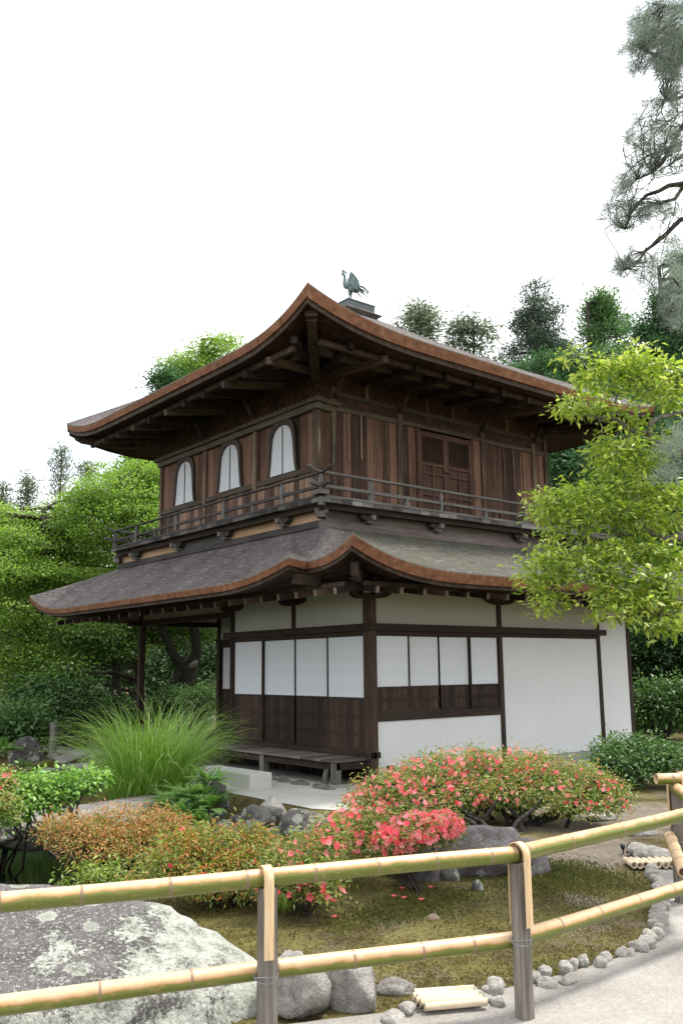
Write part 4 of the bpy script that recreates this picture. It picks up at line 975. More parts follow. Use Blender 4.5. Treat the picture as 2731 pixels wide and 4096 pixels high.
q = at(4, 1636, 24); rock('rock', 81, (q[0]-.2, q[1], q[2]-.5), (.45,.4,.5), 0, rk_grey, 'pale grey rock at the left edge behind the dark shrub', None, sink=.3)
# granite step and stones under the veranda
b = MB(); b.box(-.20,.20,-.85,.62,0,.235); o = b.build('stone_step', granite); o.location = (-1.56,1.55,-.01); o.rotation_euler = (0,0,R(2))
bv = o.modifiers.new('edge', 'BEVEL'); bv.width = .012; bv.segments = 2
tag(o, 'long cut granite block used as a step before the veranda', 'stone block')
for i, (y, l) in enumerate(((1.55,.30),(1.15,.27),(.70,.33),(.2,.26),(-.05,.15))):
    rock('edge_stone', 90+i, (-.80-.01*i, y, -.05), (.10, l*.62, .075), 0, rk_grey, 'low flat grey stone in the row under the veranda', 'stones under the veranda', sub=3, flat=.7, sink=.2)
# stepping stones on the right
for i, (u, v, sx, sy, lb) in enumerate(((1338,1871,.42,.13,'long pale stepping stone'),(1352,1887,.30,.13,'middle grey stepping stone'),(1388,1898,.20,.10,'small bluish stepping stone nearest the fence'),(1432,1925,.22,.12,'flat grey stone seen under the top bamboo rail'),(1470,1932,.22,.12,'pale flat stone beside the far fence post'),(1232,1905,.12,.07,'small flat stone at the foot of the big azalea'))):
    q = gp(u, v); rock('stepping_stone', 101+i, (q[0], q[1], gz(q[0], q[1])-.03), (sx, sy, .045), R(-28), rk_pale if i < 2 else rk_grey, lb, 'stepping stones', flat=.6, sub=3, sink=.2)
for i, (u, v, s) in enumerate(((1500,1762,.9),(1545,1748,.8))):
    q = gp(u, v); rock('stone', 110+i, (q[0], q[1], 0), (s*.5, s*.3, .12), i, rk_grey, ('low grey stone by the dark-leaved shrub', 'grey kerb stone at the far right edge')[i], None, sub=3)
# edging cobbles
def along(pts, step, jit=0):
    P = [Vector((x, y)) for x, y in pts]; outp = []; d = 0; rr = random.Random(5)
    for a_, b_ in zip(P[:-1], P[1:]):
        l = (b_-a_).length
        while d < l: outp.append((a_.lerp(b_, d/l), (b_-a_).normalized())); d += step*(1+jit*(rr.random()-.5))
        d -= l
    return outp
rr = random.Random(77)
for i, (q, d) in enumerate(along(EDGE[6:], .098, .35)):
    sz = .036+.018*rr.random(); lw = .050+.022*rr.random()
    o = link('cobble', rockmesh(200+i % 9, (sz, lw, .052), 3, rough=.08), rk_pale); o.location = (q.x+rr.uniform(-.02,.02), q.y+rr.uniform(-.025,.025), .025+rr.uniform(-.012,.012)); o.rotation_euler = (rr.uniform(-.2,.2), rr.uniform(-.2,.2), math.atan2(d.y, d.x)+rr.uniform(-.5,.5))
    o.scale = [rr.uniform(.72, 1.05)]*3
    tag(o, 'rounded pale grey cobble in the row edging the gravel path', 'cobble', 'cobbles edging the path')
for i, (u, v, s) in enumerate(((905,2345,.07),(935,2328,.06),(1100,2300,.07),(1135,2283,.06),(1145,2312,.05),(1250,2270,.05),(1305,2262,.05))):
    q = gp(u, v); o = link('cobble', rockmesh(230+i, (s*1.2, s*.8, .04), 3), rk_pale); o.location = (q[0], q[1], .02); o.rotation_euler = (0,0,i)
    tag(o, 'loose pale stone lying flat on the path gravel beside the cobble edging', 'stone', 'loose stones on the path')
for i, (u, v, s) in enumerate(((1462,1973,.11),(1487,1980,.13),(1512,1980,.14),(1535,1984,.14))):
    q = gp(u, v); o = link('stone', rockmesh(240+i, (s, s*.6, .07), 3), rk_pale); o.location = (q[0], q[1], .05+gz(q[0], q[1])); o.rotation_euler = (0,0,R(-35))
    tag(o, 'rounded stone in the row behind the far bamboo drain cover', 'stone', 'stones behind the far drain cover')

# ------------------------------------------------------------------ bamboo
mt, nt, b = newmat('bamboo_culm', .32, .45)
g = noisen(nt, coords(nt, (3, 3, 30)), 2.0, 5, .6); st_ = noisen(nt, coords(nt, (1.5, 40, 40)), 1.0, 4, .6); pz = noisen(nt, coords(nt), 7, 5, .65)
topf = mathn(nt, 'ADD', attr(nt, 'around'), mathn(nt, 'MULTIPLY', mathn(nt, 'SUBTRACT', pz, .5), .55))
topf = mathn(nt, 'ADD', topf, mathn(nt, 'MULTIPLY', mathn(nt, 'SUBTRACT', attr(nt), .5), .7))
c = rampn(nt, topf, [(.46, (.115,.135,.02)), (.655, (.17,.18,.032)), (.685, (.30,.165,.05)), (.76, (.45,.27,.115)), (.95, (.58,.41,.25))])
c = mixc(nt, mathn(nt, 'MULTIPLY', mathn(nt, 'GREATER_THAN', st_, .60), .25), c, (.42,.27,.13))
c = mixc(nt, attr(nt, 'ring'), c, (.20,.13,.085))
nt.links.new(c, b.inputs['Base Color']); nt.links.new(mathn(nt, 'ADD', mathn(nt, 'MULTIPLY', pz, .25), .22), b.inputs['Roughness'])
bam_m = mt
dry_b = plain('dry_split_bamboo', ((.50,.33,.17), (.62,.45,.26), (.68,.53,.34)), 3, .5, .05, .35, coordscale=(20,20,1.5))
dry_c = plain('pale_dry_bamboo', ((.42,.33,.22), (.56,.46,.33), (.64,.56,.44)), 5, .6, .1, .3)
wire_m = plain('galvanised_wire', ((.18,.2,.22), (.3,.32,.35)), 20, .45, 0, .5)
fpost = wood('weathered_fence_post', ((.04,.035,.03), (.16,.14,.12), (.30,.275,.24)), 'z', grain=34, tintw=.2, weather=((.07,.065,.05), .60))
def culm(name, a, b_, r, parent, tint, nodes=None, step=.385, seed=0, mat=None, open_end=True):
    a, b_ = Vector(a), Vector(b_); l = (b_-a).length; d = (b_-a)/l; rr = random.Random(seed)
    nodes = nodes or [k*step+rr.uniform(-.03,.03)+.13 for k in range(int(l/step)+1)]
    ss = {0.0: 1, l: 1}; prof = []
    for q in nodes:
        if 0 < q < l: prof += [(q-.020, 1.0, 0), (q-.010, 1.025, 0), (q-.005, 1.055, .75), (q-.001, 1.02, 1), (q+.003, 1.05, .7), (q+.009, 1.03, .1), (q+.022, 1.0, 0)]
    prof = sorted([(0, 1, 0), (l, 1, 0)]+[p for p in prof if 0 < p[0] < l])
    full = []
    for p0, p1 in zip(prof[:-1], prof[1:]):
        full.append(p0); k = int((p1[0]-p0[0])/.06)
        for i in range(1, k): full.append((p0[0]+(p1[0]-p0[0])*i/k, 1, 0))
    full.append(prof[-1]); n = 28; sd = d.cross(Vector((0,0,1))).normalized(); u = sd.cross(d)
    vs, fs, ar, rg = [], [], [], []
    for t, k, ri in full:
        rad = r*k*(1-.06*t/max(l, 1)); o = a+d*t; o.z += .004*math.sin(t*2.1+seed)
        for j in range(n):
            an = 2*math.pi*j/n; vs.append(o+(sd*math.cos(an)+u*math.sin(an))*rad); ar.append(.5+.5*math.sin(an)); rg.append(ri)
    m_ = len(full)
    for i in range(m_-1):
        for j in range(n): fs.append((i*n+j, i*n+(j+1) % n, (i+1)*n+(j+1) % n, (i+1)*n+j))
    for base in (0, (m_-1)*n):     # hollow ends
        cidx = len(vs); o = a if base == 0 else b_; sgn = 1 if base == 0 else -1
        for j in range(n): an = 2*math.pi*j/n; vs.append(o+(sd*math.cos(an)+u*math.sin(an))*r*.72); ar.append(.9); rg.append(.0)
        for j in range(n): an = 2*math.pi*j/n; vs.append(o+d*sgn*.06+(sd*math.cos(an)+u*math.sin(an))*r*.70); ar.append(.5); rg.append(1.)
        for j in range(n): j2 = (j+1) % n; fs.append((base+j, base+j2, cidx+j2, cidx+j)); fs.append((cidx+j, cidx+j2, cidx+n+j2, cidx+n+j))
        fs.append(tuple(cidx+n+j for j in range(n)))
    me_ = bpy.data.meshes.new(name); me_.from_pydata(vs, [], fs)
    for nm, vals in (('around', ar), ('ring', rg), ('tint', [tint]*len(vs))): me_.attributes.new(nm, 'FLOAT', 'POINT').data.foreach_set('value', vals)
    for p in me_.polygons: p.use_smooth = True
    return link(name, me_, mat or bam_m, parent)
def fence_post(x, y, r, h, parent, seed, lean=0):
    rr = random.Random(seed); rows = []; n = 26
    for i in range(26):
        z = -.15+(h+.15)*i/25; row = []
        for j in range(n):
            a_ = 2*math.pi*j/n; q = r*(1.06-.10*i/25)*(1+.05*mnoise.noise((math.cos(a_)*1.5+seed, math.sin(a_)*1.5, z*1.5))+.045*mnoise.noise((math.cos(a_)*5+seed, math.sin(a_)*5, z*2)))
            row.append((x+lean*z+q*math.cos(a_), y+q*math.sin(a_), z))
        rows.append(row+[row[0]])
    b = MB(); b.smooth = True; b.grid(rows, False); b.add([q for q in rows[-1][:-1]], [tuple(range(n))]); return b.build('fence_post', fpost, parent)
def strap(p, along_d, out, r, z0, parent, w=.046, off=.05, back=True):
    # split cane bent over the rail and pinned to the post
    al = Vector(along_d).normalized(); ou = Vector(out).normalized(); P = Vector(p); path = []
    zz = [z0+(P.z-z0)*i/8 for i in range(9)]
    for z in zz: path.append(P+ou*(r+.006+ (off-r)*.0)+Vector((0,0,z-P.z)))
    for k in range(1, 9): a_ = math.pi*k/8; path.append(P+ou*((r+.006)*math.cos(a_))+Vector((0,0,(r+.006)*math.sin(a_))))
    if back: path += [P-ou*(r+.006)+Vector((0,0,z-P.z)) for z in zz[::-1]]
    b = MB(); b.smooth = True; t = .005
    nrm = []
    for i in range(len(path)):
        d = (path[min(i+1, len(path)-1)]-path[max(i-1, 0)]).normalized(); nrm.append(al.cross(d).normalized())
    def prof(i):
        q, nn = path[i], nrm[i]
        bulge = 1.0+.10*(abs(path[i].z-(z0+.30)) < .012)
        return [q-al*w/2*bulge, q-al*w*.25-nn*t*bulge, q+al*w*.25-nn*t*bulge, q+al*w/2*bulge, q+al*w/2+nn*.002, q-al*w/2+nn*.002, q-al*w/2*bulge]
    b.grid([prof(i) for i in range(len(path))]); o = b.build('split_bamboo_strap', dry_b, parent)
    return o
def tie(p, r, parent, tilt=.02):
    b = MB()
    for s in (-1, 1): b.tube([(p[0]+r*math.cos(a_), p[1]+r*math.sin(a_), p[2]+s*.006+tilt*s*math.sin(a_+.6)) for a_ in [k*.2618 for k in range(25)]], .0022, 5)
    return b.build('wire_tie', wire_m, parent)
fen = empty('bamboo_fence', (-5.345,-7.433,0), 'low bamboo rail fence across the foreground with two rails on weathered posts', 'fence')
ou = Vector((-.325,-.945,0))
P1, P2 = (-6.60,-6.985), (-5.33,-7.40)
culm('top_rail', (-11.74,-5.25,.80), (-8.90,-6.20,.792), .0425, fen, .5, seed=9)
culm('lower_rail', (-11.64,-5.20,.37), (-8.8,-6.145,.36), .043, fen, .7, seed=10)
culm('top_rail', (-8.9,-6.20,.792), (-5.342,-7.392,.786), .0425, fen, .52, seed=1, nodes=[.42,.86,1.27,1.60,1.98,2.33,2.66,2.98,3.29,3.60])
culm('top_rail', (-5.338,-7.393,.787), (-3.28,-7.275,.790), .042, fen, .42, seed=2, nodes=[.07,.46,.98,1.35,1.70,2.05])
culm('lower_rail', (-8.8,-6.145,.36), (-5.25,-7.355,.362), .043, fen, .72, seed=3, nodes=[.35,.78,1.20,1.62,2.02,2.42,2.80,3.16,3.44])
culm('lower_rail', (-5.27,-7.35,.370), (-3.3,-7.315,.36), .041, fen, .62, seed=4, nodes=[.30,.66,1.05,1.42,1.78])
for i, (x, y) in enumerate((P1, P2, (-3.30,-7.33), (-8.88,-6.23))): fence_post(x, y, .046, .748, fen, 3+i*7)
strap((P1[0]-.01,P1[1]-.0,.787), (.945,-.325,0), ou, .053, .45, fen); strap((P2[0]-.008,P2[1]-.01,.79), (.98,-.1,0), (-.12,-.99,0), .054, .448, fen)
tie((P1[0],P1[1]+.01,.36), .054, fen); tie((P2[0],P2[1]+.01,.372), .054, fen)
fe2 = empty('bamboo_fence', (-2.77,-6.75,0), 'further bamboo fence turning a corner on a grey post at the right edge', 'fence')
fence_post(-2.72,-6.72, .062, .80, fe2, 41)
culm('top_rail', (-2.72,-6.70,.835), (-3.26,-7.20,.80), .045, fe2, .45, seed=6, step=.13, nodes=[.08,.2,.33,.45,.58])
culm('top_rail', (-2.93,-6.69,.90), (-1.6,-7.55,.90), .040, fe2, .8, seed=7)
culm('lower_rail', (-2.78,-6.68,.47), (-3.35,-7.12,.37), .042, fe2, .9, seed=8, nodes=[.08,.24,.40,.55])
strap((-2.74,-6.72,.835), (.7,.7,0), (-.75,.66,0), .047, .55, fe2); strap((-2.76,-6.79,.90), (.85,-.5,0), (-.5,-.85,0), .042, .62, fe2)
tie((-2.72,-6.72,.43), .07, fe2)
# bamboo drain covers
def drain(c, ang, n, l, r, label, gap=1.05):
    o = empty('drain_cover', (*c, 0), label, 'drain cover'); ca, sa = math.cos(ang), math.sin(ang)
    for i in range(n):
        t = (i-(n-1)/2)*r*2*gap; s = ((i*37) % 5-2)*.006
        a_ = (c[0]-sa*t-ca*(l/2+s), c[1]+ca*t-sa*(l/2+s), .045+.004*(i % 2)); b_ = (c[0]-sa*t+ca*(l/2-s), c[1]+ca*t+sa*(l/2-s), .045)
        culm('bamboo_length', a_, b_, r, o, .95, seed=i, nodes=[l*.28+.02*(i % 3), l*.82], mat=dry_c)
    return o
drain((-5.50,-7.03), R(-28), 6, .33, .0195, 'near drain cover of split bamboo lengths set in the path edge')
drain((-1.86,-5.90), R(52), 8, .24, .026, 'far drain cover of short bamboo lengths by the round stones')

# ------------------------------------------------------------------ plants
def pxm(px, d): return px*K*d/F_PX
def cl(u, v, d, ru, rv, rd=None):
    c = at(u, v, d); a = pxm(ru, d); return (c, np.array([a, a if rd is None else rd, pxm(rv, d)]))
VDIR = np.array([math.cos(YAW), math.sin(YAW), 0]); HDIR = np.array([math.sin(YAW), -math.cos(YAW), 0])
def crown(clumps, nsub, per, L, Wd, subr, shell=.45, flat=.6, droop=.15, up=.8, tl=.28, jit=.6, size_var=.35):
    Ps, Ds, Ns, Ts, Ls, subs = [], [], [], [], [], []
    tot = sum(float(np.prod(r))**(2/3) for _, r in clumps)
    for c, r in clumps:
        k = max(2, int(nsub*float(np.prod(r))**(2/3)/tot))
        d = sph(k); rad = np.maximum(rng.random(k)**shell, .0)[:, None]
        wob = 1+.22*np.array([mnoise.noise(tuple(x*1.9+c*.37)) for x in d])[:, None]
        loc = d*rad*wob*r                                  # local axes: across view, along view, up
        sc = c+loc[:, :1]*HDIR+loc[:, 1:2]*VDIR+loc[:, 2:]*np.array([0,0,1.])
        subs += [tuple(q) for q in sc]
        ts = np.clip(.5+rng.normal(size=k)*tl*.6+.12*d[:, 2], 0, 1)
        n = k*per; si = np.repeat(np.arange(k), per)
        g = rng.normal(size=(n, 3))*np.array([subr, subr, subr*flat])
        Ps.append(sc[si]+g)
        outw = unit(d[si]*np.array([1,1,.25])); outw = outw[:, :1]*HDIR+outw[:, 1:2]*VDIR+outw[:, 2:]*np.array([0,0,1.])
        Ds.append(unit(outw*.5+unit(g)*.6+rng.normal(size=(n, 3))*jit*np.array([1,1,.6])-np.array([0,0,.25])))
        Ns.append(unit(np.array([0,0,up])+rng.normal(size=(n, 3))*.45+outw*.25))
        Ts.append(ts[si]+rng.normal(size=n)*tl*.5); Ls.append(L*(1+size_var*(rng.random(n)-.5)*2))
    P, D_, N_, T, LL = map(np.concatenate, (Ps, Ds, Ns, Ts, Ls))
    return P, D_, N_, LL, LL*Wd, T, subs
def fragment(cls, k, sc, vs, seed, reach=.8):
    """break smooth crown masses into irregular tiers"""
    r2 = np.random.default_rng(seed); outp = []
    for c, r in cls:
        for i in range(k):
            d = unit(r2.normal(size=3)[None])[0]*(r2.random()**.45)*reach; l = d*r; q = c+l[0]*HDIR+l[1]*VDIR+l[2]*np.array([0,0,1.])
            f = r2.uniform(.6, 1.25); outp.append((q, r*np.array([sc*f, sc*f, vs*f])))
    return outp
def limbs(b, root, targets, r0, rng_seed, n=7, sag=.1, wig=.10, r1=.012):
    rr = random.Random(rng_seed); root = [Vector(q) for q in root]
    for tgt, w in targets:
        t = Vector(tgt); k = min(range(len(root)), key=lambda i: (root[i]-t).length+max(0, root[i].z-t.z)*1.5)
        s = root[k]; l = (t-s).length; mid = s.lerp(t, .5)+Vector((rr.uniform(-1,1), rr.uniform(-1,1), rr.uniform(.2,1)))*l*wig*1.3
        pts = []
        for i in range(n):
            q = i/(n-1); p = s*(1-q)**2+mid*2*q*(1-q)+t*q*q; p += Vector((rr.uniform(-1,1), rr.uniform(-1,1), rr.uniform(-1,1)))*l*wig*.18*(0 < i < n-1); pts.append(p)
        ra = min(r0*w, .35*r0*w+.02*l*r0*8)
        b.tube(pts, [ra+(r1-ra)*i/(n-1) for i in range(n)], 6, False)
def tree(name, label, cat, base, trunk, r0, clumps, lm, bk, nsub, per, L, Wd, subr, group=None, twigs=40, seed=1, folded=False, **kw):
    """trunk (with limbs) and a crown of separate leaves"""
    base = tuple(float(q) for q in base); o = empty(name, base, label, cat, group)
    P, D_, N_, LL, WW, T, subs = crown(clumps, nsub, per, L, Wd, subr, **kw)
    b = MB(); tp = [tuple(map(float, q)) for q in trunk]; n = len(tp)
    b.tube(tp, [r0*(1.25 if i == 0 else 1-.65*i/(n-1)) for i in range(n)], 10, False)
    dense = []
    for p0, p1 in zip(tp[:-1], tp[1:]): dense += [tuple(Vector(p0).lerp(Vector(p1), k/4)) for k in range(4)]
    dense.append(tp[-1]); dense = dense[len(dense)//3:]
    limbs(b, dense, [(tuple(c), .55 if len(clumps) < 30 else .26) for c, r in clumps], r0, seed, r1=r0*(.14 if len(clumps) < 30 else .07))
    rr = random.Random(seed); cc = [tuple(c) for c, r in clumps]
    for q in rr.sample(subs, min(twigs, len(subs))):
        s = min(cc, key=lambda e: (Vector(e)-Vector(q)).length); limbs(b, [s], [(q, .2)], r0, rr.random(), 5, r1=r0*.04)
    b.build('trunk', bk, o)
    link('crown', leafmesh('crown', P, D_, N_, LL, WW, T, folded), lm, o)
    return o
def up_trunk(x, y, z0, z1, lean=(0, 0), n=6, wob=.15, seed=0):
    rr = random.Random(seed); return [(x+lean[0]*i/(n-1)+(rr.uniform(-wob, wob) if 0 < i else 0), y+lean[1]*i/(n-1)+(rr.uniform(-wob, wob) if 0 < i else 0), z0+(z1-z0)*i/(n-1)) for i in range(n)]
def xyz_of(cls):
    q = sum(c for c, r in cls)/len(cls); return float(q[0]), float(q[1]), gz(q[0], q[1])
def foot(u, d, v=1700):
    q = at(u, v, d); return q[0], q[1], gz(q[0], q[1])

# ---- maples and other broadleaved trees to the left
def bigtree(name, label, u, d, cls, lm, nsub, per, L=.085, Wd=.7, subr=.30, r0=.16, seed=1, group=None, top=None, bk=None, **kw):
    x, y, z = xyz_of(cls); cls = cls+fragment(cls, 6, .52, .36, seed, 1.0) if lm in (lf_maple, lf_maple_d) else cls; zt = top if top else max(c[2] for c, r in cls)-.4
    return tree(name, label, 'tree', (x, y, z), up_trunk(x, y, z-.2, zt, seed=seed), r0, cls, lm, bk or barkm, nsub, per, L, Wd, subr, group, seed=seed, **kw)
bigtree('maple_tree', 'large bright green maple with drooping layered branches at the left edge', 60, 27, [cl(*a) for a in ((60,1250,27,110,60),(-40,1330,26,110,110),(150,1235,27.5,90,45),(110,1340,26,100,50),(40,1430,25.5,80,80),(190,1320,27.5,100,60),(170,1410,27,90,45),(70,1530,25,60,70),(20,1580,25,45,50),(230,1280,28,70,40),(130,1480,26,60,50),(90,1195,27,70,30),(10,1190,27,60,40),(150,1180,27.5,50,28),(50,1300,26,110,60),(-10,1500,25,50,70))],
    lf_maple, 1500, 50, seed=2, flat=.26, L=.075, subr=.26, r0=.2, bk=barkm)
bigtree('maple_tree', 'rounded light green maple rising left of the pavilion wall', 300, 26, [cl(*a) for a in ((300,1150,26,85,65),(345,1100,26.5,55,50),(235,1170,26,70,60),(330,1210,25.5,80,50),(270,1100,27,60,35),(250,1240,25.5,70,40),(365,1160,26.5,50,60),(200,1140,26.5,35,40))],
    lf_maple, 860, 48, seed=3, flat=.26, L=.075, subr=.27)
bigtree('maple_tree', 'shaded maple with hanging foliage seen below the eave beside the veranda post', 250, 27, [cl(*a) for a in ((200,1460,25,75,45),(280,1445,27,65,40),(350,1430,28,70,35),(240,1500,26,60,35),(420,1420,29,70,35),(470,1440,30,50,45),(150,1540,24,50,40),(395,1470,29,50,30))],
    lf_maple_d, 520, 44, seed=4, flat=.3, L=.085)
bigtree('broadleaf_tree', 'dark evergreen tree filling the shade behind the veranda opening', 250, 34, [cl(*a) for a in ((210,1560,32,80,60),(290,1530,34,80,70),(370,1520,36,90,70),(460,1510,38,80,70),(150,1590,30,55,50),(330,1600,33,90,50),(430,1590,36,80,50),(240,1620,30,80,40))],
    lf_dark, 520, 40, L=.16, subr=.4, seed=5)
bigtree('broadleaf_tree', 'round-headed light green tree rising behind the left slope of the upper roof', 450, 40, [cl(*a) for a in ((450,828,40,60,34),(492,800,40,42,26),(415,858,40,38,30),(528,785,41,24,14),(480,880,40,90,50),(440,960,40,80,60))], lf_maple, 520, 44, L=.11, subr=.33, seed=6, r0=.25)
bigtree('conifer_tree', 'dark rounded evergreen left of the round-headed tree behind the roof', 380, 36, [cl(*a) for a in ((380,865,36,28,28),(385,900,36,32,40),(395,960,36,40,60))], lf_cedar, 170, 40, L=.16, Wd=.35, subr=.25, seed=7)
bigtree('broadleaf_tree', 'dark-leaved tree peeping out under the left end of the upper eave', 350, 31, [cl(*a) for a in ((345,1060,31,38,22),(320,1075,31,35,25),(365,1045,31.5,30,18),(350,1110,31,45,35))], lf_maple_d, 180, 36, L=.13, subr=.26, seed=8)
# ---- right side
def conifer(name, label, u, v_top, d, half, lm, seed, v_base=1500, n=26, per=26, L=.30, Wd=.16, droop=.2, group=None, irregular=.35, first=.12, subr=.22, bare=.0, upturn=.15, dens=1.0):
    rr = random.Random(seed); top = at(u, v_top, d); x, y = top[0], top[1]; z0 = gz(x, y); zt = top[2]; zb = at(u, v_base, d)[2]
    o = empty(name, (x, y, z0), label, 'tree', group); w = pxm(half*1.5, d); b = MB()
    r0 = .05+.012*(zt-z0); b.tube([(x, y, z0-.2), (x+.05, y, (z0+zt)/2), (x, y, zt)], [r0, r0*.6, .02], 8, False)
    subs = []; dirs = []; h = zt-zb
    for i in range(n):
        q = (i+rr.random()*.6)/n; z = zt-h*q*(1-bare)-.05*h*(.2)
        ln = w*(first+(1-first)*min(1, q*1.9)**.75)*(1-irregular*rr.random())
        for k in range(rr.choice((4, 5, 5, 6))):
            a_ = rr.uniform(0, 6.283); l = ln*rr.uniform(.65, 1.08); e = Vector((x+math.cos(a_)*l, y+math.sin(a_)*l, z-droop*l+upturn*l*rr.random()))
            s = Vector((x, y, z)); m_ = s.lerp(e, .55)+Vector((0, 0, -.06*l)); b.tube([s, m_, e], [.012+.012*l, .012+.006*l, .006], 5, False)
            kk = max(2, int(l*2.6*dens))
            for j in range(kk):
                t = .35+.65*(j+rr.random())/kk; p = s.lerp(e, t); p += Vector((rr.uniform(-.25,.25)*l*.5, rr.uniform(-.25,.25)*l*.5, rr.uniform(-.10,.14))); subs.append(p); dirs.append((math.cos(a_), math.sin(a_), .35))
    sc = np.array([tuple(q) for q in subs]); dd = np.array(dirs); k = len(sc); si = np.repeat(np.arange(k), per); m_ = len(si)
    per = int(per*1.9); L = L*.62; si = np.repeat(np.arange(k), per); m_ = len(si)
    P = sc[si]+rng.normal(size=(m_, 3))*np.array([subr, subr, subr*.75])*1.1; D_ = unit(dd[si]*.7+rng.normal(size=(m_, 3))*.7+np.array([0,0,.25])); N_ = unit(rng.normal(size=(m_, 3))+np.array([0,0,.6]))
    T = np.clip(.45+rng.normal(size=k)*.16, 0, 1)[si]+rng.normal(size=m_)*.15; LL = L*(.7+.6*rng.random(m_))
    b.build('trunk', barkm, o); link('crown', leafmesh('crown', P, D_, N_, LL, LL*Wd*2, T, False), lm, o); return o
conifer('conifer_tree', 'tall dark bluish conifer with a broad rounded top right of the roof box', 1228, 655, 42, 72, lf_cedar_b, 21, 1060, n=20, per=24, first=.45, L=.26, dens=.9)
conifer('conifer_tree', 'airy light green conifer with sky showing through its tufted top', 1378, 670, 38, 78, lf_cedar_l, 22, 1050, n=15, per=30, first=.22, L=.26, dens=.75, irregular=.5)
conifer('conifer_tree', 'full green conifer at the right edge beyond the fresh-leaved tree', 1530, 670, 34, 90, lf_cedar, 23, 1150, n=24, per=30, first=.25, L=.26)
conifer('cedar_tree', 'dense mid green cedar in front of the bluish conifer', 1240, 815, 36, 105, lf_cedar, 24, 1300, n=22, per=30, first=.4, L=.28)
conifer('cedar_tree', 'dense green cedar with upright tufts behind the right eave corner', 1395, 800, 33, 110, lf_cedar_l, 25, 1300, n=22, per=28, first=.35, L=.26)
conifer('cedar_tree', 'dark cedar standing low between the eave and the fresh-leaved tree', 1480, 900, 28, 130, lf_cedar, 26, 1450, n=22, per=30, first=.4, L=.26)
conifer('cedar_tree', 'brownish cedar seen just right of the upper storey wall', 1300, 1000, 31, 75, lf_cedar_b, 27, 1400, n=16, per=28, first=.5, L=.24)
conifer('cedar_tree', 'dark green cedar filling the gap below the right eave', 1400, 990, 25, 90, lf_cedar, 28, 1500, n=18, per=28, first=.5, L=.24)
def openpine(name, label, u, d, cls, lm, seed, nsub=110, per=34):
    x, y, z = xyz_of(cls); cls = fragment(cls, 4, .52, .55, seed, .9); top = max(c[2] for c, r in cls)
    return tree(name, label, 'tree', (x, y, z), up_trunk(x, y, z, top-.3, n=8, wob=.12, seed=seed), .2, cls, lm, barkm, nsub, per, .30, .22, .34, seed=seed, twigs=50, flat=.55, shell=.4)
openpine('pine_tree', 'tall thin pine with a rounded olive-green head behind the roof ridge', 965, 46, [cl(*a) for a in ((965,720,46,38,28),(940,745,46,22,14),(990,745,46,30,18),(960,770,46,35,16),(960,800,46,40,20))], lf_pale, 31, 120)
openpine('pine_tree', 'loose pine with separate leafy tufts right of the olive-green pine', 1075, 45, [cl(*a) for a in ((1078,735,45,25,14),(1050,752,45,28,14),(1105,755,45,24,12),(1065,790,45,26,12),(1115,785,45,14,9),(1090,815,45,30,12),(1045,775,45,18,12),(1080,850,45,50,22),(1140,842,45,15,8))], lf_pale, 32, 110)
def tufted(name, label, u, d, cls, lm, seed, nsub=420, per=44, L=.17, Wd=.24, subr=.22):
    nsub = int(nsub*.6); per = int(per*1.8)
    x, y, z = xyz_of(cls); cls = fragment(cls, 6, .40, .42, seed, .95); top = max(c[2] for c, r in cls)
    return tree(name, label, 'tree', (x, y, z), up_trunk(x, y, z, top-.2, n=8, wob=.1, seed=seed), .2, cls, lm, barkm, nsub, per, L, Wd, subr, seed=seed, twigs=40, flat=.8, shell=.5, up=.3, tl=.4, jit=.9)
tufted('cedar_tree', 'broad dark cedar whose rounded head fills the gap under the bluish conifer', 1235, 41, [cl(*a) for a in ((1228,700,41,40,28),(1200,735,41,36,26),(1255,740,41,42,28),(1228,780,41,55,30),(1190,810,41,45,30),(1265,820,41,55,36),(1225,860,41,70,45),(1290,870,40,50,45),(1230,930,40,90,50))], lf_cedar_b, 91, 520)
tufted('cedar_tree', 'light green cedar with soft rounded tufts between the bluish and the airy conifers', 1345, 37, [cl(*a) for a in ((1310,830,37,36,28),(1345,860,37,45,32),(1290,880,37,40,30),(1385,830,37,40,34),(1330,920,37,70,45),(1400,900,37,60,45),(1370,790,37.5,24,22),(1360,730,38,40,24),(1400,745,38,34,24),(1378,700,38,26,18))], lf_cedar_l, 92, 560)
tufted('cedar_tree', 'tall full green cedar along the right edge of the picture', 1520, 34, [cl(*a) for a in ((1515,705,34,40,26),(1550,740,34,50,34),(1490,760,34,45,30),(1530,800,34,60,40),(1480,830,34,45,36),(1570,700,34,50,50),(1450,870,33,40,36),(1540,870,33,60,50),(1560,620,34,40,34))], lf_cedar, 93, 600)
tufted('cedar_tree', 'dark cedar hanging behind the far corner of the upper storey', 1330, 30, [cl(*a) for a in ((1300,1030,30,50,30),(1340,1000,30,50,36),(1290,1075,30,45,34),(1350,1070,30,60,40),(1400,1020,30,60,50),(1330,1120,30,70,40),(1450,980,30,70,60),(1420,1100,29,70,50))], lf_cedar, 94, 480)
# ---- pale conifers far left
for i, (u, v, d, hw, lb) in enumerate(((143,1030,48,38,'tallest pale feathery conifer on the left skyline'),(66,1098,46,28,'small pale conifer left of the tallest one'),(200,1065,44,32,'soft pale conifer leaning on the maple at the left skyline'),(8,1120,46,26,'thin pale conifer at the left edge of the skyline'))):
    conifer('conifer_tree', lb, u, v, d, hw, lf_pale, 50+i, 1330, n=18, per=12, first=.06, L=.30, Wd=.12, dens=.6, irregular=.45, subr=.2)
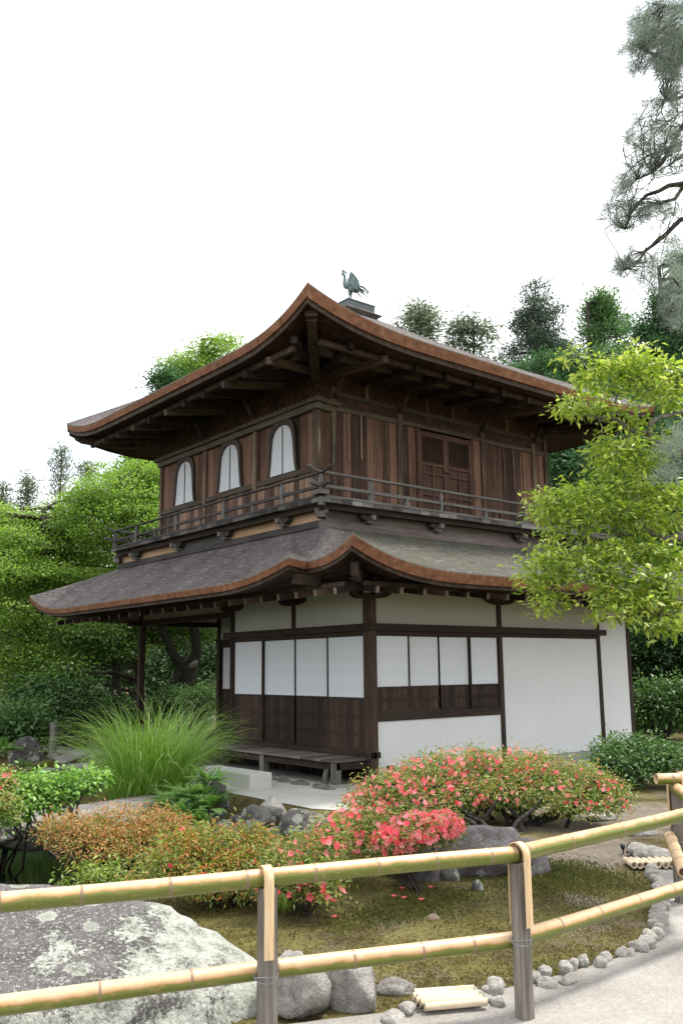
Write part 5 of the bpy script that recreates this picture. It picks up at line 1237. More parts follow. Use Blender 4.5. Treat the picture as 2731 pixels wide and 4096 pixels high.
# ---- twisted tree seen through the porch
x, y, z = foot(425, 27, 1690)
b = MB(); o = empty('garden_tree', (x, y, z), 'old crooked tree with forked trunk and sawn pale limb seen through the open porch', 'tree')
def pl(*pp): return [tuple(at(*q)) for q in pp]
b.tube([(x, y, z-.2)]+pl((424,1620,27),(430,1560,27),(437,1528,27)), [.30,.24,.25,.24], 10, False)
b.tube(pl((437,1535,27),(452,1500,27),(449,1455,26.8),(440,1420,26.6),(448,1380,26.5)), [.20,.16,.15,.13,.1], 8, False)
b.tube(pl((432,1545,27),(405,1515,26.8),(388,1480,26.6),(372,1440,26.4),(355,1400,26.2)), [.19,.15,.13,.11,.07], 8, False)
b.tube(pl((352,1650,26.6),(380,1590,26.7),(412,1548,26.9),(430,1535,27)), [.12,.11,.12,.12], 8, False)
b.tube(pl((372,1448,26.4),(340,1440,26.3),(300,1425,26)), [.06,.05,.03], 6, False)
b.build('trunk', bark_dk, o)
b = MB(); b.tube(pl((437,1530,26.85),(445,1526,26.8),(452,1519,26.75)), [.10,.09,.06], 8); b.build('sawn_limb', barkg, o)
b = MB(); b.tube(pl((424,1530,28),(432,1495,28),(421,1462,28)), [.035,.03,.02], 6); b.tube(pl((432,1495,28),(440,1472,28)), [.025,.015], 6); b.tube(pl((452,1440,28.2),(462,1412,28.2),(470,1390,28)), [.05,.04,.03], 6); b.build('pale_branch', barkg, o)
P, D_, N_, LL, WW, T, _ = crown([cl(*a) for a in ((430,1395,27,60,30),(350,1400,26.5,60,30),(300,1400,26.3,50,30),(480,1400,27.5,50,40))], 150, 40, .11, .7, .3, flat=.35)
link('crown', leafmesh('crown', P, D_, N_, LL, WW, T, False), lf_maple_d, o)

# ---- shrubs
def shrub(name, label, base, cls, lm, nsub, per, L, Wd, subr, stems, seed, r0=.03, folded=True, cat='shrub', group=None, bk=None, fan=.3, **kw):
    base = tuple(float(q) for q in base); o = empty(name, base, label, cat, group)
    P, D_, N_, LL, WW, T, subs = crown(cls, nsub, per, L, Wd, subr, **kw)
    b = MB(); rr = random.Random(seed); cc = [tuple(c) for c, r in cls]
    for k in range(stems):
        s = Vector(base)+Vector((rr.uniform(-1,1)*fan*.25, rr.uniform(-1,1)*fan*.25, -.05)); t = cc[k % len(cc)] if k < len(cc) else rr.choice(subs)
        limbs(b, [s], [(t, 1.0)], r0, rr.random()*99, 7, wig=.22, r1=r0*.35)
    for q in rr.sample(subs, min(len(subs), 26)):
        s = min(cc, key=lambda e: (Vector(e)-Vector(q)).length); limbs(b, [s], [(q, .4)], r0, rr.random(), 5, wig=.2, r1=r0*.12)
    b.build('stems', bk or bark_dk, o); link('foliage', leafmesh('foliage', P, D_, N_, LL, WW, T, folded), lm, o)
    return o, subs, cls
def blossoms(o, cls, n, size, mat, zone=None, name='blossoms', seed=0):
    """open five-petalled flowers over the outer face of the crown"""
    r2 = np.random.default_rng(seed); pts = []; nrm = []
    while len(pts) < n:
        c, r = cls[r2.integers(len(cls))]; d = unit(r2.normal(size=3)[None])[0]
        if d[2] < -.25: continue
        if d[1] > .45: continue
        loc = d*r*r2.uniform(.93, 1.06); p = c+loc[0]*HDIR+loc[1]*VDIR+loc[2]*np.array([0,0,1.])
        if zone and not zone(p): continue
        pts.append(p); nrm.append(d[0]*HDIR+d[1]*VDIR+np.array([0,0,d[2]]))
    P = np.array(pts); Nn = unit(np.array(nrm)+r2.normal(size=(n, 3))*.45-VDIR*.35)
    T1 = unit(np.cross(Nn, r2.normal(size=(n, 3)))); T2 = np.cross(Nn, T1); s = size*(.75+.5*r2.random(n))
    tint = r2.random(n); PP, DD, NN, SS, TT = [], [], [], [], []
    for k in range(5):
        a_ = k*2*math.pi/5; rad = T1*math.cos(a_)+T2*math.sin(a_)
        PP.append(P); DD.append(unit(rad*.8+Nn*.55)); NN.append(unit(Nn*.8-rad*.5)); SS.append(s); TT.append(tint+r2.normal(size=n)*.12)
    PP, DD, NN = map(np.concatenate, (PP, DD, NN)); SS, TT = np.concatenate(SS), np.concatenate(TT)
    return link(name, leafmesh(name, PP, DD, NN, SS*.62, SS*.46, TT, True, droop=.12, fold=-.08, wide=.62), mat, o)
AZ = dict(flat=.7, up=.7, jit=.8, tl=.55, shell=.22)
def gfoot(u, v):
    q = gp(u, v); return (q[0], q[1], gz(q[0], q[1]))
# rusty azaleas in the foreground
o, s, c_ = shrub('azalea_bush', 'low azalea with rust-coloured faded flowers over the dark pond', gfoot(292, 2012), [cl(*a) for a in ((180,1905,8.35,80,32,.30),(270,1900,8.45,85,40,.35),(360,1900,8.5,75,38,.35),(230,1935,8.2,80,34,.3),(315,1940,8.25,75,32,.3),(150,1910,8.3,55,30,.2),(400,1915,8.5,40,30,.2))], lf_rust, 560, 20, .034, .34, .045, 9, 3, .022, **AZ)
o, s, c_ = shrub('azalea_bush', 'middle azalea with yellow-green shoots and a few faded petals behind the top rail', gfoot(532, 2105), [cl(*a) for a in ((420,1960,6.9,75,45,.28),(500,1950,7.0,80,48,.3),(575,1945,7.05,65,42,.28),(375,2000,6.8,70,35,.25),(460,2005,6.75,80,38,.28),(550,2005,6.8,75,45,.28),(610,1985,6.9,40,40,.2))], lf_mixed, 640, 20, .036, .34, .045, 10, 4, .024, **AZ)
blossoms(o, c_, 9, .05, petal_p, seed=3)
o, s, c_ = shrub('azalea_bush', 'small tree-like azalea with scattered coral flowers and a forked dark stem', gfoot(696, 2128), [cl(*a) for a in ((690,1960,6.6,55,32,.2),(740,1945,6.7,45,35,.2),(650,1990,6.5,60,35,.2),(720,2000,6.5,60,35,.2),(745,2050,6.4,40,18,.15),(640,2040,6.4,45,22,.15),(760,1910,6.9,30,30,.16))], lf_green, 330, 18, .036, .34, .042, 7, 5, .02, **AZ)
blossoms(o, c_, 85, .048, petal_m, seed=4)
o, s, c_ = shrub('azalea_bush', 'azalea packed with dense coral blossom on its right side above the violet rock', gfoot(956, 2085), [cl(*a) for a in ((960,1910,7.15,70,38,.24),(1015,1900,7.25,45,32,.2),(905,1935,7.1,50,32,.2),(850,1895,7.3,60,35,.2),(820,1935,7.2,40,30,.18),(795,1890,7.4,35,28,.16),(870,1950,7.1,55,28,.18))], lf_green, 380, 18, .036, .34, .042, 8, 6, .022, **AZ)
zc = cl(975,1908,7.2,75,45,.26)
blossoms(o, c_[:3], 380, .050, petal_m, seed=5); blossoms(o, c_[3:], 70, .05, petal_m, name='scattered_blossoms', seed=6)
# the big one before the white wall
big = [cl(*a) for a in ((900,1815,10.2,80,45,.45),(980,1785,10.4,85,45,.5),(1070,1770,10.5,90,48,.55),(1160,1765,10.5,90,45,.55),(1250,1775,10.5,85,42,.5),(1320,1795,10.4,70,40,.42),(1390,1820,10.2,45,28,.3),(850,1842,10.0,60,28,.35),(960,1830,10.0,80,32,.4),(1060,1822,10.0,80,30,.4),(1150,1815,10.0,85,32,.4),(1240,1822,9.95,80,30,.35),(1330,1845,9.9,50,20,.25),(1410,1845,10.0,28,16,.2))]
big = [(c_-np.array([0,0,.015]), r_) for c_, r_ in big]
o, s, c_ = shrub('azalea_bush', 'large spreading azalea with coral flowers in front of the white wall', gfoot(1130, 1915), big, lf_green, 1900, 20, .042, .36, .06, 26, 7, .05, fan=2.4, **AZ)
blossoms(o, c_[:4]+c_[7:10], 420, .046, petal_m, seed=7); blossoms(o, c_, 170, .046, petal_m, name='scattered_blossoms', seed=8)
o, s, c_ = shrub('azalea_bush', 'azalea with a few coral flowers at the far left edge', gfoot(-10, 1890), [cl(*a) for a in ((-5,1800,9.5,30,25,.25),(5,1845,9.3,35,30,.25))], lf_green, 130, 18, .04, .36, .05, 5, 8, .025, **AZ)
blossoms(o, c_[:1], 9, .055, petal_m, seed=9)
shrub('leafy_shrub', 'bright shrub with rounded fresh leaves above the stone slab', (-5.0,-.65,-.25), [cl(*a) for a in ((60,1800,9.9,70,30,.35),(130,1805,10.0,65,32,.35),(190,1795,10.1,45,25,.3),(30,1845,9.7,50,30,.3),(95,1838,9.8,45,18,.3),(220,1785,10.2,24,16,.2),(15,1880,9.5,30,18,.2))], lf_light, 260, 14, .06, .62, .07, 12, 9, .028, bk=barkg, flat=.5, up=1.1, shell=.5, tl=.4)
shrub('green_shrub', 'small upright green shrub sprouting at the water below the rusty azalea', gfoot(230, 2040), [cl(*a) for a in ((160,2008,7.7,16,16,.10),(205,2012,7.7,28,20,.14),(248,2005,7.7,36,26,.16),(280,2010,7.7,22,20,.12),(230,2030,7.6,50,12,.16))], lf_green, 70, 14, .05, .32, .05, 8, 10, .014, flat=1., up=.4)
shrub('evergreen_shrub', 'dark glossy shrub with several stems right of the big azalea', gfoot(1452, 1802), [cl(*a) for a in ((1450,1722,13.6,65,30,.5),(1510,1728,13.7,45,28,.4),(1400,1745,13.4,50,30,.4),(1460,1760,13.3,70,26,.4),(1530,1750,13.5,25,24,.3))], lf_shrub, 320, 16, .075, .42, .10, 9, 11, .04, bk=bark_dk)
# dark evergreens right of the building and behind it
def mass(name, label, u, d, cls, lm, seed, nsub=260, per=26, L=.13, cat='shrub', subr=.26, v=1700):
    x, y, z = foot(u, d, v); return shrub(name, label, (x, y, z), [cl(*a) for a in cls], lm, nsub, per, L, .45, subr, 6, seed, .06, False, cat, flat=.5, up=.9)
mass('camellia_bush', 'tall dark camellia bush right of the end wall', 1500, 23, ((1500,1490,23,60,50),(1470,1560,23,50,40),(1550,1560,23,50,45),(1510,1620,22.5,60,40),(1460,1480,24,40,40),(1590,1480,23,60,60)), lf_dark, 12, 360)
mass('camellia_bush', 'lighter rounded bush below the tall dark camellia', 1510, 21, ((1505,1600,21,45,35),(1545,1625,21,45,35),(1470,1630,21,35,28),(1590,1600,21,40,40)), lf_shrub, 13, 220, L=.11)
mass('camellia_bush', 'black-green thicket in the deepest shade right of the end wall', 1520, 27, ((1480,1640,27,70,60),(1560,1650,27,70,60),(1520,1560,27,90,80),(1600,1500,27,90,120)), lf_dark, 14, 300, L=.16)
mass('camellia_bush', 'dark glossy camellia at the left edge beyond the rocks', 30, 20, ((40,1660,20,50,30),(0,1680,20,40,30),(85,1675,20.3,28,24),(55,1640,20.5,30,22)), lf_shrub, 15, 230, L=.10)
mass('camellia_bush', 'low black-green bush behind the round post', 160, 22, ((120,1640,22,60,45),(200,1655,22,60,35),(160,1600,23,60,40),(80,1600,23,50,40),(250,1650,23,60,35)), lf_dark, 16, 280, L=.12)
mass('clipped_bush', 'rounded green bush seen through the porch right of the crooked trunk', 465, 25, ((465,1595,25,32,22),(440,1610,25,30,22),(490,1600,25,25,22),(465,1625,25,45,20)), lf_shrub, 17, 200, L=.07, subr=.15)
mass('clipped_bush', 'rounded bush left of the crooked trunk with brighter top', 395, 26, ((395,1588,26,28,15),(380,1605,26,36,18),(410,1615,26,36,18)), lf_shrub, 18, 160, L=.07, subr=.15)

# ---- fresh-leaved tree overhanging from the right
def zo(x, y): return ((2000+x*.5525)/K, (1200+y*.5525)/K)
def zc5(x, y, d, rx, ry, rd=.25): u, v = zo(x, y); return cl(u, v, d, rx*.5525/K, ry*.5525/K, rd)
oc = [(c_, r_*np.array([1,1,.8])) for c_, r_ in [zc5(*a) for a in ((1000,430,8.2,180,85),(1200,500,8.3,170,110),(850,520,8.1,150,90),(700,500,8.1,110,60),(500,400,8.1,55,30),(620,560,8.0,80,45),(760,640,8.0,90,60),(1100,650,8.2,150,80),(560,760,7.9,110,50),(700,790,7.9,90,45),(460,770,7.9,45,55),(920,830,8.0,80,45),(1250,720,8.3,100,80),(1010,880,8.0,60,40),
    (760,1100,7.9,110,80),(950,1100,8.0,130,90),(1080,1180,8.1,120,90),(820,1240,7.9,140,70),(720,1040,7.9,60,40),(960,1020,8.0,50,40),(1180,1000,8.2,60,50),
    (330,1430,7.6,120,60),(520,1420,7.7,130,80),(700,1400,7.8,140,90),(900,1380,7.9,150,90),(1100,1380,8.0,150,100),(1270,1420,8.1,110,110),(300,1540,7.6,90,60),(460,1540,7.6,130,70),(650,1540,7.7,140,80),(850,1560,7.8,150,90),(1050,1560,7.9,150,90),(1240,1600,8.0,120,90),(420,1640,7.6,110,40),(560,1660,7.7,100,45),(960,1690,7.8,120,60),
    (350,1800,7.5,110,60),(250,1900,7.4,110,60),(450,1880,7.5,140,70),(620,1850,7.6,150,80),(800,1840,7.6,160,90),(1000,1830,7.7,160,90),(1200,1850,7.8,160,110),(220,2010,7.4,100,55),(400,2010,7.5,140,60),(600,1980,7.5,150,80),(800,1990,7.6,150,90),(1000,2010,7.6,150,100),(1200,2040,7.7,160,110),(320,2120,7.4,90,50),(330,2220,7.4,60,45),(780,2130,7.5,140,70),(950,2180,7.5,140,80),(1150,2200,7.6,160,100),(720,2230,7.4,80,45),(850,2290,7.4,90,40),(1150,2340,7.5,120,60),(1290,2300,7.6,80,90),(420,2180,7.5,60,20))]]
x, y, z = foot(1690, 8.9, 1900)
o = empty('oak_tree', (x, y, z), 'fresh yellow-green broadleaf tree reaching over from the right side', 'tree')
P0, D0, N0, L0, W0, T0, subs = crown(oc, 1250, 10, .064, .40, .055, shell=.5, flat=.7, droop=.2, up=1.1, tl=.5, jit=.9)
link('crown', leafmesh('crown', P0, D0+np.array([0,0,.05]), N0, L0, W0, T0, True, droop=.12, fold=.05), lf_oak, o)
b = MB(); trk = [(x, y, z-.2), (x-.05, y+.03, 1.2), (x-.02, y, 2.4), tuple(at(1650,1330,8.8)), tuple(at(1640,1150,8.7)), tuple(at(1620,980,8.6))]
b.tube(trk, [.2,.16,.14,.12,.09,.06], 10, False)
def zl(*pp): return [tuple(at(*zo(a_, b_), d)) for a_, b_, d in pp]
b.tube([trk[4]]+zl((1330,1085,8.4),(1200,1060,8.3),(1090,1030,8.2),(1065,1010,8.15),(1080,940,8.1),(1040,965,8.1),(960,945,8.05),(900,905,8.0),(850,870,8.0),(770,845,7.95),(700,855,7.9),(620,830,7.9),(540,800,7.9)), [.05,.045,.04,.034,.03,.026,.022,.02,.018,.016,.014,.01,.008,.004], 8, False)
b.tube(zl((1080,950,8.1),(1085,890,8.1),(1150,850,8.15),(1250,830,8.2),(1340,800,8.3)), [.028,.024,.018,.014,.01], 7, False)
b.tube(zl((770,845,7.95),(820,790,8.0),(840,700,8.05),(880,640,8.05),(940,560,8.1)), [.014,.012,.01,.008,.004], 6, False)
b.tube(zl((985,880,8.05),(990,820,8.05),(1010,740,8.1),(1060,640,8.15)), [.016,.013,.01,.005], 6, False)
b.tube([trk[3]]+zl((1330,1700,8.1),(1180,1740,8.0),(1050,1660,7.9),(950,1700,7.85),(870,1690,7.8),(760,1730,7.75),(640,1710,7.7)), [.05,.04,.03,.025,.02,.016,.012,.006], 7, False)
b.tube([trk[2]]+zl((1330,2200,7.9),(1150,2120,7.8),(960,2020,7.7),(800,2030,7.65),(650,2010,7.6),(500,2045,7.5),(380,2080,7.45)), [.05,.042,.034,.026,.02,.014,.01,.005], 7, False)
b.tube([trk[2]]+zl((1330,2280,7.8),(1100,2260,7.7),(950,2230,7.6),(820,2200,7.5)), [.05,.035,.026,.018,.008], 7, False)
rr = random.Random(4); cc = [tuple(c) for c, r in oc]; roots = [tuple(v_) for v_ in b.v[::7]]
for c in cc:
    s = min(roots, key=lambda e: (Vector(e)-Vector(c)).length); limbs(b, [s], [(c, 1)], .012, rr.random(), 6, wig=.2, r1=.004)
for q in rr.sample(subs, 300):
    s = min(cc, key=lambda e: (Vector(e)-Vector(q)).length); limbs(b, [s], [(q, .6)], .008, rr.random(), 4, wig=.15, r1=.002)
b.build('trunk', barkg, o)

# ---- pine overhanging at the upper right
def zo6(x, y): return ((2200+x*.5525)/K, (y*.5525)/K)
def zl6(d, *pp): return [tuple(at(*zo6(a_, b_), d+dd)) for a_, b_, dd in pp]
x, y, z = foot(1790, 11, 1900)
o = empty('pine_tree', (x, y, z), 'tall pine with long needle tufts overhanging the upper right corner', 'tree')
b = MB(); trk = [(x, y, z-.2), (x+.1, y, 2.5), tuple(at(1760,1200,11)), tuple(at(1740,700,11)), tuple(at(1720,250,11)), tuple(at(1700,-200,11))]
b.tube(trk, [.24,.2,.18,.15,.11,.05], 10, False)
br = [[trk[3]]+zl6(10, (1150,1350,.5),(961,1330,.2),(850,1345,.1),(780,1385,0),(700,1410,0),(600,1500,-.1),(565,1580,-.2),(540,1660,-.2)),
      [trk[3]]+zl6(10, (1100,1250,.5),(961,1345,.3),(900,1440,.2),(800,1470,.2),(720,1490,.1)),
      [trk[4]]+zl6(10, (1100,750,.5),(950,920,.2),(860,1080,.1),(810,1180,0),(730,1250,-.1),(640,1290,-.1)),
      [trk[3]]+zl6(10, (1100,1560,.4),(940,1590,.2),(850,1680,.1),(760,1760,0),(680,1820,0),(640,1890,-.1),(540,1950,-.2)),
      [trk[4]]+zl6(10, (1150,300,.5),(980,280,.2),(880,250,.0),(760,220,-.1),(680,150,-.2)),
      [trk[4]]+zl6(10, (1150,500,.5),(980,450,.2),(880,430,0),(760,400,-.1),(680,370,-.2)),
      [trk[5]]+zl6(10, (1100,100,.3),(950,60,.1),(820,40,0),(740,30,-.1)),
      [trk[3]]+zl6(10, (1150,1850,.4),(980,1900,.2),(900,2000,.1),(850,2100,0)), [trk[3]]+zl6(10, (1150,2150,.4),(1000,2150,.2),(920,2200,.1),(880,2280,0)),
      [trk[4]]+zl6(10, (1150,640,.5),(1000,680,.2),(900,720,0),(830,720,-.1)), [trk[3]]+zl6(10, (1100,1050,.5),(980,1120,.2),(900,1160,.1),(860,1200,0))]
for pts in br: b.tube(pts, [.030*(1-i/len(pts))+.007 for i in range(len(pts))], 7, False)
tuft = []; roots = [Vector(q) for pts in br for q in pts]
pc = ((860,150,10,260,150),(800,330,10,200,170),(900,420,10,120,150),(700,230,10,90,120),(840,520,10,70,60),(900,650,10,110,70),(840,780,10,130,60),(760,850,10,130,50),(670,930,10,110,50),(620,1050,10,90,70),(700,1130,10,100,80),(800,1050,10,120,110),(900,1000,10,80,110),(700,1250,10,120,60),(560,1280,10,70,70),(520,1350,10,60,50),(560,1450,10,100,70),(450,1590,10,70,60),(560,1600,10,60,90),(480,1500,10,60,50),(640,1530,10,90,60),(760,1560,10,110,70),(870,1500,10,90,70),(530,1350,10,60,60),(920,1180,10,60,80),
      (470,1900,10,50,60),(560,1920,10,80,70),(620,1860,10,50,60),(660,1980,10,50,60),(540,1990,10,70,30),(720,1900,10,40,60),(900,1820,10,70,80),(930,1960,10,60,120),(800,2060,10,80,50),(900,2200,10,80,130),(760,1950,10,50,80),(540,370,10,30,30),(720,730,10,35,20),(640,470,10,60,60))
rr = random.Random(14)
for xx, yy, d, rx, ry in pc:
    k = max(4, int(rx*ry/380*(1.6 if yy < 600 else 1.0)))
    for i in range(k):
        a_ = rr.uniform(0, 6.283); q = math.sqrt(rr.random()); p = at(*zo6(xx+rx*1.1*q*math.cos(a_), yy+ry*1.15*q*math.sin(a_)), d+rr.uniform(-.9,.9)); tuft.append(p)
for q in tuft:
    s = min(roots, key=lambda e: (e-Vector(q)).length); s2 = Vector(q)
    if rr.random() < .55: limbs(b, [tuple(s)], [(tuple(q), 1)], .012, rr.random(), 5, wig=.25, r1=.004)
# low sprays beside the fresh-leaved tree
for (uu, vv_, ru, rv, k) in ((1545,1045,30,40,12),(1530,1095,35,22,8),(1560,1000,20,30,6),(1555,620,20,60,10),(1562,720,20,60,9)):
    for i in range(k):
        a_ = rr.uniform(0, 6.283); q = math.sqrt(rr.random()); tuft.append(at(uu+ru*q*math.cos(a_), vv_+rv*q*math.sin(a_), 7.2+rr.uniform(-.3,.3)))
b.tube([trk[2]]+[tuple(at(1640,1080,8)), tuple(at(1570,1060,7.3)), tuple(at(1535,1075,7.1))], [.05,.03,.014,.006], 6, False)
b.tube([trk[3]]+[tuple(at(1640,680,8)), tuple(at(1570,670,7.3)), tuple(at(1545,640,7.1))], [.05,.03,.014,.006], 6, False)
b.build('trunk', barkm, o)
tf = np.array(tuft); k = len(tf); per = 26; si = np.repeat(np.arange(k), per); m_ = len(si)
ax = unit(rng.normal(size=(k, 3))*.5+np.array([0,0,.35])-HDIR*.55); D_ = unit(ax[si]*.75+sph(m_)); P = tf[si]+rng.normal(size=(m_, 3))*.012
LL = .125*(.75+.5*rng.random(m_)); T = np.clip(.45+rng.normal(size=k)*.2, 0, 1)[si]+rng.normal(size=m_)*.12
link('crown', leafmesh('crown', P, D_, unit(rng.normal(size=(m_, 3))), LL, np.full(m_, .0046), T, False), lf_pine, o)

# ---- silver grass
def blades(name, n, base, spread, ln, wd, mat, parent, seed, tilt=(4, 40), droop=1.0, segs=9):
    r2 = np.random.default_rng(seed); V = []; F = []; Tn = []
    for i in range(n):
        a_ = r2.uniform(0, 2*math.pi); q = math.sqrt(r2.random()); bx_, by_ = base[0]+spread[0]*q*math.cos(a_), base[1]+spread[1]*q*math.sin(a_)
        az = a_+r2.normal()*.6; ti = R(r2.uniform(*tilt)*(.35+.65*q)); l = ln*r2.uniform(.55, 1.05); w = wd*r2.uniform(.6, 1.1); dr = droop*r2.uniform(.6, 1.5)
        p = np.array([bx_, by_, base[2]]); d = np.array([math.cos(az), math.sin(az), 0]); sdv = np.array([-math.sin(az), math.cos(az), 0])
        rot = r2.uniform(-.9,.9); tn = np.clip(r2.normal(.45,.2), 0, 1); b0 = len(V)
        for s in range(segs+1):
            t = s/segs; th = ti+dr*t*t*1.35; ww = w*(1-t**2.2)*(.6+.4*min(1, t*5))
            sv2 = sdv*math.cos(rot)+np.array([0,0,1])*math.sin(rot)*.5
            V.append(p-sv2*ww/2); V.append(p+sv2*ww/2); Tn += [tn*(.75+.5*t)]*2
            p = p+(d*math.sin(th)+np.array([0,0,1])*math.cos(th))*(l/segs)
        for s in range(segs): q0 = b0+2*s; F.append((q0, q0+1, q0+3, q0+2))
    me_ = bpy.data.meshes.new(name); me_.from_pydata([tuple(q) for q in V], [], F); me_.attributes.new('tint', 'FLOAT', 'POINT').data.foreach_set('value', np.clip(Tn, 0, 1).astype(np.float32))
    for p_ in me_.polygons: p_.use_smooth = True
    return link(name, me_, mat, parent)
o = empty('silver_grass', (-3.10,1.11,.0), 'tall fountain-shaped clump of green silver grass before the veranda', 'grass clump')
blades('blades', 1500, (-3.10,1.11,-.05), (.55,.45), 1.70, .015, lf_grass, o, 1, (2, 40), 1.22)
blades('short_blades', 380, (-3.10,1.09,-.05), (.60,.44), 1.2, .014, lf_grass, o, 2, (12, 70), 1.3)
# little grass tufts behind the fence
for i, (u, v) in enumerate(((640,2092),(655,2115),(625,2110))):
    q = gp(u, v); o = empty('grass_tuft', (q[0], q[1], gz(q[0], q[1])), 'soft bright tuft of thin grass under the small coral azalea', 'grass', 'grass tufts under the azaleas'); blades('blades', 130, (q[0], q[1], gz(q[0], q[1])), (.10,.08), .16, .004, lf_grass, o, 10+i, (5, 45), 1.1, 5)
# ---- ferns
def fern(pos, n, ln, label, seed, group=None):
    rr = random.Random(seed); o = empty('fern', tuple(pos), label, 'fern', group); PP, DD, NN, LL, TT = [], [], [], [], []
    for i in range(n):
        az = rr.uniform(0, 6.283); ti = R(rr.uniform(25, 70)); l = ln*rr.uniform(.7, 1.1); p = np.array(pos, float); d = np.array([math.cos(az), math.sin(az), 0]); sd = np.array([-math.sin(az), math.cos(az), 0]); tn = rr.uniform(.2,.9)
        for s in range(15):
            t = s/14; th = ti+t*.9; st = d*math.sin(th)+np.array([0,0,1])*math.cos(th); p = p+st*l/14
            if s > 2:
                for sg in (-1, 1): PP.append(p.copy()); DD.append(sd*sg+st*.45-np.array([0,0,.1])); NN.append(np.cross(st, sd)*-1+np.array([0,0,.4])); LL.append(l*.26*(1-t)**.7+.01); TT.append(tn+rr.uniform(-.1,.1))
    PP, DD, NN, LL = map(np.array, (PP, DD, NN, LL)); link('fronds', leafmesh('fronds', PP, DD, NN, LL, LL*.36, np.array(TT), True), lf_fern, o); return o
for i, (u, v, d, n, ln, lb) in enumerate(((395,1835,11.9,20,.44,'fern spreading below the left side of the silver grass'),(445,1826,11.6,26,.48,'broad fern before the tall dark rock'),(480,1846,11.4,24,.42,'fern hanging over the rock by the gravel terrace'),(425,1862,11.3,20,.42,'low fern under the broad fern'),(485,1782,11.6,22,.40,'fern climbing the tall dark rock'),(462,1880,11.1,18,.34,'lowest fern above the rusty azalea'),(240,1880,10.9,12,.26,'small fern under the stone slab'),(8,1720,17.5,14,.5,'yellowish fern at the left edge by the narrow rock'),(60,1752,17,10,.3,'pale fern growing between the rocks on the left'),(820,1990,7.4,10,.16,'tiny fern between the coral azaleas'))):
    q = at(u, v, d); fern(q-np.array([0,0,.08]), n, ln, lb, 60+i)
# ---- moss sprigs over the mound
def moss(name, zone, n, L, mat, lab=None):
    P = []; r2 = np.random.default_rng(len(name)+n)
    while len(P) < n:
        X = r2.uniform(-7.2,-1.2, 6000); Y = r2.uniform(-7.1,-3.4, 6000); k = zone(X, Y) > r2.random(6000); P += list(zip(X[k], Y[k]))
    P = np.array(P[:n]); Z = height(P[:, 0], P[:, 1], False)+.016*np.array([mnoise.noise((x*3, y*3, 0)) for x, y in P]); P3 = np.column_stack([P, Z-.004])
    D_ = unit(np.column_stack([r2.normal(size=(n, 2))*.7, np.ones(n)])); N_ = unit(r2.normal(size=(n, 3))); LL = L*(.5+r2.random(n))
    tint = np.clip(.5+.5*np.array([mnoise.noise((x*1.6, y*1.6, 4)) for x, y in P])+r2.normal(size=n)*.2, 0, 1)
    return tag(link(name, leafmesh(name, P3, D_, N_, LL, LL*.45, tint, False), mat), kind='stuff')
def zA(X, Y):
    de = sdf(PATHP, X, Y); dp = sdf(POND, X, Y)
    nv = np.array([mnoise.noise((x*1.9, y*1.9, 9)) for x, y in zip(X, Y)])
    e = np.exp(-((X+.3)**2/2.6+(Y+4.4)**2/1.6))+.9*np.exp(-((X+2.0)**2/1.2+(Y+5.3)**2/.35))
    return np.clip(.45+1.1*nv, 0, 1)*(de > .03)*(dp > .3)*np.clip(1-1.6*e, 0, 1)
def zB(X, Y):
    q = np.exp(-(((X+2.95)**2)/.22+((Y+5.75)**2)/.08)); q = np.maximum(q, np.exp(-(((X+4.55)**2)/.20+((Y+5.75)**2)/.03))); return q*(sdf(PATHP, X, Y) > .05)
moss('moss', zA, 52000, .016, lf_moss); moss('dark_moss', zB, 15000, .022, lf_mossd)
# fallen flowers
r2 = np.random.default_rng(2)
for i, (u, v) in enumerate(((925,2083),(928,2104),(770,2108),(768,2142),(905,2100),(968,2108),(990,2082),(1242,2012),(1215,2003),(795,2040),(1100,2032))):
    x, y, z = gfoot(u, v); k = 5; a_ = np.arange(k)*1.2566+i; D_ = np.column_stack([np.cos(a_), np.sin(a_), np.full(k, .55)]); Nn = np.column_stack([-np.cos(a_)*.3, -np.sin(a_)*.3, np.ones(k)])
    o = link('fallen_blossom', leafmesh('fallen_blossom', np.tile([[x, y, z+.018]], (k, 1)), D_, Nn, .030, .022, r2.random(k)*.6, True), petal_m)
    tag(o, 'fallen coral azalea blossom lying on the moss', 'blossom', 'fallen blossoms')

# ------------------------------------------------------------------ small things
def roundpost(name, u, v0, v1, d, r, label, mat, group=None, box=False):
    q = at(u, v1, d); zt = at(u, v0, d)[2]; b = MB(); b.smooth = True; rows = []
    for i in range(9):
        z = q[2]-.1+(zt-q[2]+.1)*i/8; rows.append([(q[0]+r*(1+.06*mnoise.noise((k, z*3, u)))*math.cos(k*.5236), q[1]+r*(1+.06*mnoise.noise((k, z*3, u)))*math.sin(k*.5236), z) for k in range(12)])
    b.grid([r_+[r_[0]] for r_ in rows]); b.add(rows[-1], [tuple(range(12))]); return tag(b.build(name, mat), label, 'post', group), np.array([q[0], q[1], zt])
def rope(a_, b_, sag, r, label, mat):
    a_, b_ = np.array(a_), np.array(b_); b = MB(); b.tube([tuple(a_+(b_-a_)*t-np.array([0,0,sag*4*t*(1-t)])) for t in [i/14 for i in range(15)]], r, 6); return tag(b.build('rope', mat), label, 'rope')
rope_m = plain('hemp_rope', ((.10,.07,.045), (.2,.14,.09)), 30, .9, .3)
_, t1 = roundpost('rope_post', 122, 1659, 1722, 19.2, .075, 'grey round post with rope tied on, left of the silver grass', grey_v)
rope(t1-np.array([0,0,.13]), at(330, 1735, 20), .12, .012, 'thin rope hanging from the grey round post', rope_m)
_, t2 = roundpost('rope_post', 1336, 1705, 1740, 18.6, .095, 'short dark post standing at the white wall behind the big azalea', dark_v)
